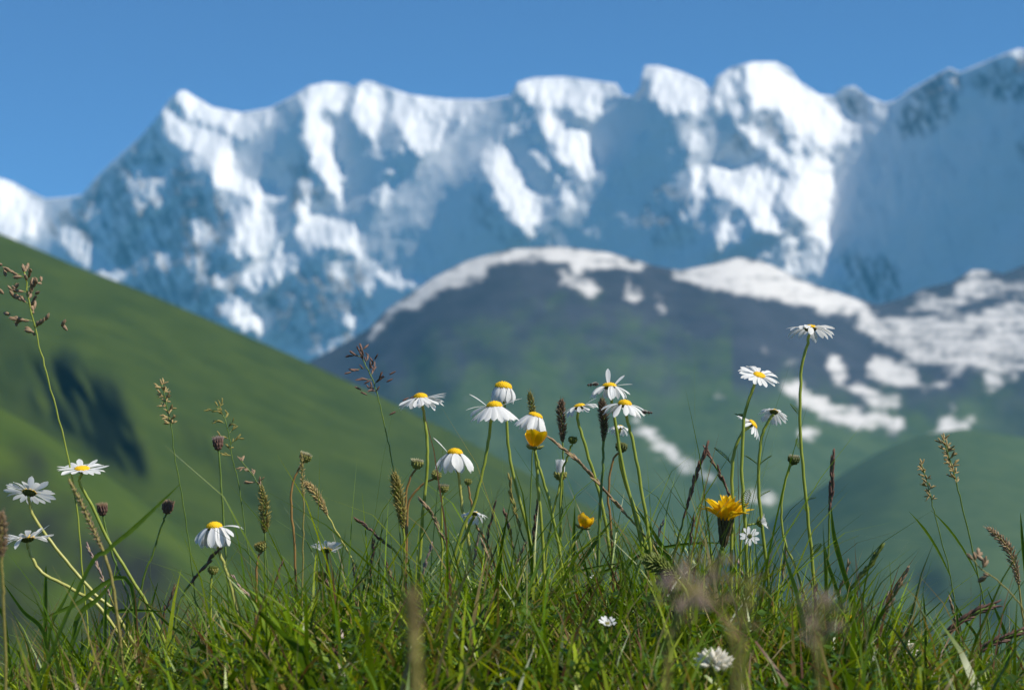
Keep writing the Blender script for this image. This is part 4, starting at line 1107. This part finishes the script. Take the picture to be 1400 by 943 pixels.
grass_head('spike', [(298, 752), (285, 768), (270, 785), (256, 803)], [(245, 825), (238, 860)], 1.33, 'dark brown grass spike slanting toward the drooping daisy by the hill', 'purple', 'dark_stem', 7, 28, .0008, L=12)
grass_head('spike', [(320, 790), (330, 805), (345, 818), (352, 832)], [(356, 850), (358, 880)], 1.35, 'short pink-brown grass spike low beside the drooping daisy stem', 'pink', 'olive', 5, 20, .0006, L=9)
for i, (x0, y0, dx) in enumerate([(448, 795, -22), (482, 770, -10), (510, 740, 3), (655, 728, 8), (676, 690, 10), (660, 742, -16), (690, 700, -12), (905, 716, 14), (948, 708, 6), (1075, 744, 5), (1115, 800, 4), (590, 745, 14), (528, 770, -18), (718, 742, 20), (960, 742, 12), (1010, 770, -20), (385, 770, 16), (1160, 770, 14), (240, 800, 18), (1255, 900, 20), (735, 690, 6), (1300, 820, -10)]):
    dd = 1.30 + .012 * (i * 7 % 11)
    mt = ('purple', 'tan', 'purple', 'pink')[i % 4]
    grass_head('spike', [(x0, y0), (x0 - dx * .4, y0 + 18), (x0 - dx * .8, y0 + 36), (x0 - dx, y0 + 54)], [(x0 - dx * 1.3, y0 + 80), (x0 - dx * 1.5, y0 + 120)], dd, {'purple': 'short dark purple grass spike poking out of the turf', 'tan': 'short red-brown grass spike poking out of the turf', 'pink': 'short pale pink grass spike poking out of the turf'}[mt], mt, 'dark_stem', 6, 20, .0006, group={'purple': 'dark purple spikes in the turf', 'tan': 'red-brown spikes in the turf', 'pink': 'pale pink spikes in the turf'}[mt], L=10)

# ------------------------------------------------------------------ long single blades
def blade_thing(pix, d, wpx, label, mat='leaf', group=None, d_end=None):
    pts = stem_path(pix, d, d_end); path = smooth_path(pts, 6); base = path[-1].copy(); n = len(path)
    V = []; Fc = []
    for i, p in enumerate(path):
        t = i / (n - 1); w = wpx * d / FPX * .5 * min(1, (t * 2.6) ** .75 + .03) * (1 - .25 * t)
        tg = (path[min(i + 1, n - 1)] - path[max(i - 1, 0)]).normalized()
        sd = tg.cross(Vector((.25, 1, .2))).normalized(); nr = tg.cross(sd)
        for q in (-1, 0, 1): V.append(tuple(p - base + sd * w * q + nr * w * (.45 * abs(q))))
    for i in range(n - 1):
        for c in range(2): k = i * 3 + c; Fc.append((k, k + 1, k + 4, k + 3))
    me = bpy.data.meshes.new('grass_shoot'); me.from_pydata(V, [], Fc); me.update()
    o = link('grass_shoot', me, M[mat]); o.location = base
    tag(o, label, 'grass', group)


BL = 'long green grass blades above the turf'
blade_thing([(248, 660), (215, 692), (180, 725), (148, 752), (110, 800)], 1.10, 7, 'soft-edged green grass blade slanting up beside the purple oval bud')
blade_thing([(1136, 690), (1140, 730), (1150, 770), (1166, 830)], 1.36, 8, 'broad green grass blade beside the upright brown spike')
blade_thing([(1128, 745), (1132, 770), (1142, 800), (1152, 840)], 1.34, 6, 'shorter green grass blade crossing below the upright brown spike')
blade_thing([(868, 690), (895, 730), (915, 765), (930, 800), (935, 860)], 1.33, 8, 'pale green grass blade arching out of the daisy cluster stems')
blade_thing([(1395, 700), (1398, 740), (1404, 800), (1410, 900)], 1.38, 6, 'thin dark grass blade beside the nodding spike')
blade_thing([(838, 708), (815, 740), (795, 768), (778, 800)], 1.36, 7, 'dark green grass blade slanting toward the closed buttercup')
blade_thing([(860, 768), (810, 776), (770, 790), (740, 820)], 1.32, 5, 'thin dark grass blade bent almost level below the closed buttercup')
blade_thing([(786, 690), (785, 720), (784, 760), (780, 810)], 1.35, 6, 'upright green grass blade just beside the closed buttercup')
blade_thing([(1000, 742), (960, 742), (920, 746), (880, 756), (850, 790)], 1.37, 5, 'flat green grass blade lying level behind the hawkbit')
blade_thing([(1307, 828), (1309, 850), (1311, 880), (1311, 930)], 1.33, 5, 'pale upright grass blade at the foot of the slim straw stalk')
blade_thing([(1336, 872), (1290, 882), (1240, 876), (1215, 905)], 1.33, 4, 'narrow grass blade arching low beside the clover head')
blade_thing([(62, 868), (50, 850), (100, 828), (180, 800), (135, 860)][1:4], 1.28, 7, 'long blade lying flat below the bowed daisy stems')
blade_thing([(228, 836), (190, 834), (160, 836), (140, 850)], 1.31, 6, 'silvery blade lying level where the bowed daisy stems root')
for i in range(70):
    x = R.uniform(-20, 1420); c = math.exp(-((x - 780) / 330) ** 2)
    top = R.uniform(770, 850) - 75 * c * R.random() + (25 if x > 1200 else 0)
    lean = R.gauss(0, 55); d = R.uniform(1.22, 1.48)
    blade_thing([(x + lean, top), (x + lean * .55, top + 28 + abs(lean) * .2), (x + lean * .15, top + 65), (x, top + 110)], d, R.uniform(4, 7.5), 'long green grass blade standing above the turf', 'leaf', BL)

# ------------------------------------------------------------------ the turf: blades and small leaves beyond counting
def blades(name, cnt, xr, yr, hr, wr, seed, tints, weights, lean=.5, dens=None, flop=.5):
    rs = np.random.RandomState(seed)
    x = rs.uniform(xr[0], xr[1], cnt); y = rs.uniform(yr[0], yr[1], cnt)
    clump = np.sin(x * 31 + 3 * np.sin(y * 17)) * np.sin(y * 27 + 2 * np.sin(x * 13))
    h = rs.uniform(hr[0], hr[1], cnt) * (1 + .28 * clump) * rs.choice([.7, 1, 1, 1.3], cnt)
    h *= np.where(y < 1.0, .62 + .38 * np.clip((y - .4) / .6, 0, 1), 1)
    z = np.array([ground(a, b) for a, b in zip(x, y)])
    az = rs.uniform(0, 2 * np.pi, cnt); ln = np.abs(rs.normal(0, lean, cnt)); cv = rs.uniform(.2, 1, cnt) * flop
    w = rs.uniform(wr[0], wr[1], cnt); tw = rs.uniform(0, np.pi, cnt)
    rows = 5; V = np.zeros((cnt, rows * 2 - 1, 3)); T = np.zeros((cnt, rows * 2 - 1, 3))
    tint = np.array(tints)[rs.choice(len(tints), cnt, p=weights)] * rs.uniform(.7, 1.3, (cnt, 1))
    dx, dy = np.cos(az), np.sin(az); px = np.zeros(cnt); pz = np.zeros(cnt)
    sx, sy = np.cos(tw), np.sin(tw)
    for i in range(rows):
        t = i / (rows - 1)
        if i:
            a = ln + cv * 1.6 * t * t; st = h / (rows - 1)
            px = px + np.sin(a) * st; pz = pz + np.cos(a) * st
        ww = w * .5 * (1 - t ** 2.2) * (.65 + .6 * t * (1 - t) * 2)
        for s in ((-1, 1) if i < rows - 1 else (0,)):
            k = i * 2 + (0 if s <= 0 else 1)
            V[:, k, 0] = x + dx * px + sx * ww * s; V[:, k, 1] = y + dy * px + sy * ww * s; V[:, k, 2] = z + pz - .003
            T[:, k] = tint * (np.array([1.05, .95, .9]) if i < 2 else np.array([1, 1, 1]))
    q = []
    for i in range(rows - 2): q += [(i * 2, i * 2 + 1, i * 2 + 3), (i * 2, i * 2 + 3, i * 2 + 2)]
    q.append((rows * 2 - 4, rows * 2 - 3, rows * 2 - 2))
    q = np.array(q); nv = rows * 2 - 1
    F = (np.arange(cnt)[:, None, None] * nv + q[None]).reshape(-1, 3)
    me = bpy.data.meshes.new(name); me.vertices.add(cnt * nv); me.vertices.foreach_set('co', V.reshape(-1))
    me.loops.add(F.size); me.loops.foreach_set('vertex_index', F.reshape(-1)); me.polygons.add(len(F)); me.polygons.foreach_set('loop_start', np.arange(0, F.size, 3)); me.update()
    a = me.color_attributes.new('tint', 'FLOAT_COLOR', 'POINT')
    a.data.foreach_set('color', np.concatenate([T.reshape(-1, 3), np.ones((cnt * nv, 1))], 1).astype(np.float32).reshape(-1))
    o = link(name, me, M['grass']); return o


G = [(.135, .215, .004), (.080, .155, .005), (.225, .290, .010), (.050, .100, .018), (.22, .17, .060), (.13, .065, .035), (.28, .24, .11)]
PW = [.30, .25, .19, .12, .06, .045, .035]
tag(blades('meadow_grass', 46000, (-.62, .62), (.55, 1.75), (.045, .090), (.0016, .0046), 1, G, PW, .62, flop=.85), 'dense green meadow turf on the crest of the knoll', 'grass', kind='stuff')
tag(blades('meadow_grass', 45000, (-1.9, 1.9), (-.8, 2.6), (.04, .075), (.002, .0045), 2, G, PW, .45), 'wider green meadow turf around the crest of the knoll', 'grass', kind='stuff')
tag(blades('tall_grass', 3200, (-.62, .62), (1.15, 1.6), (.075, .115), (.0014, .003), 3, G, PW, .6, flop=.8), 'scattered taller grass blades rising out of the turf', 'grass', kind='stuff')
tag(blades('tall_grass', 650, (-.13, .18), (1.25, 1.5), (.09, .155), (.0009, .0022), 6, G, PW, .4, flop=.6), 'thin tangled grass rising among the flower stems', 'grass', kind='stuff')
tag(blades('dry_grass', 4200, (-.62, .62), (.9, 1.6), (.05, .105), (.0008, .0020), 4, G, [0, 0, 0, .05, .35, .30, .30], .75, flop=.5), 'scattered dry straw and reddish grass in the turf', 'dry grass', kind='stuff')


tag(blades('broad_grass', 1500, (-.62, .62), (.8, 1.6), (.05, .09), (.005, .0085), 5, G, [.4, .25, .3, .05, 0, 0, 0], .6, flop=1.0), 'broad soft grass leaves mixed into the turf', 'grass', kind='stuff')


def leaflets(name, cnt, seed):
    rs = random.Random(seed); V = []; Fc = []; T = []
    for i in range(cnt):
        x, y = rs.uniform(-.62, .62), rs.uniform(.6, 1.65); z = ground(x, y) + rs.uniform(.012, .06); a0 = rs.uniform(0, 6.28)
        L = rs.uniform(.004, .010); t = rs.choice([(.05, .12, .012), (.08, .15, .02), (.035, .075, .012)])
        for k in range(3):
            a = a0 + k * 2.1 + rs.uniform(-.3, .3); e = rs.uniform(-.2, .7); n = len(V)
            dx, dy, dz = math.cos(a) * math.cos(e), math.sin(a) * math.cos(e), math.sin(e); px, py = -math.sin(a), math.cos(a); w = L * .36
            V += [(x, y, z), (x + dx * L * .5 + px * w, y + dy * L * .5 + py * w, z + dz * L * .5 + .0006), (x + dx * L, y + dy * L, z + dz * L), (x + dx * L * .5 - px * w, y + dy * L * .5 - py * w, z + dz * L * .5 + .0006)]
            Fc += [(n, n + 1, n + 2), (n, n + 2, n + 3)]; T += [(*t, 1)] * 4
    me = bpy.data.meshes.new(name); me.from_pydata(V, [], Fc); me.update()
    a = me.color_attributes.new('tint', 'FLOAT_COLOR', 'POINT'); a.data.foreach_set('color', np.array(T, np.float32).reshape(-1))
    return link(name, me, M['grass'])


tag(leaflets('herb_leaves', 9000, 9), 'tiny herb and clover leaves low in the turf', 'leaves', kind='stuff')
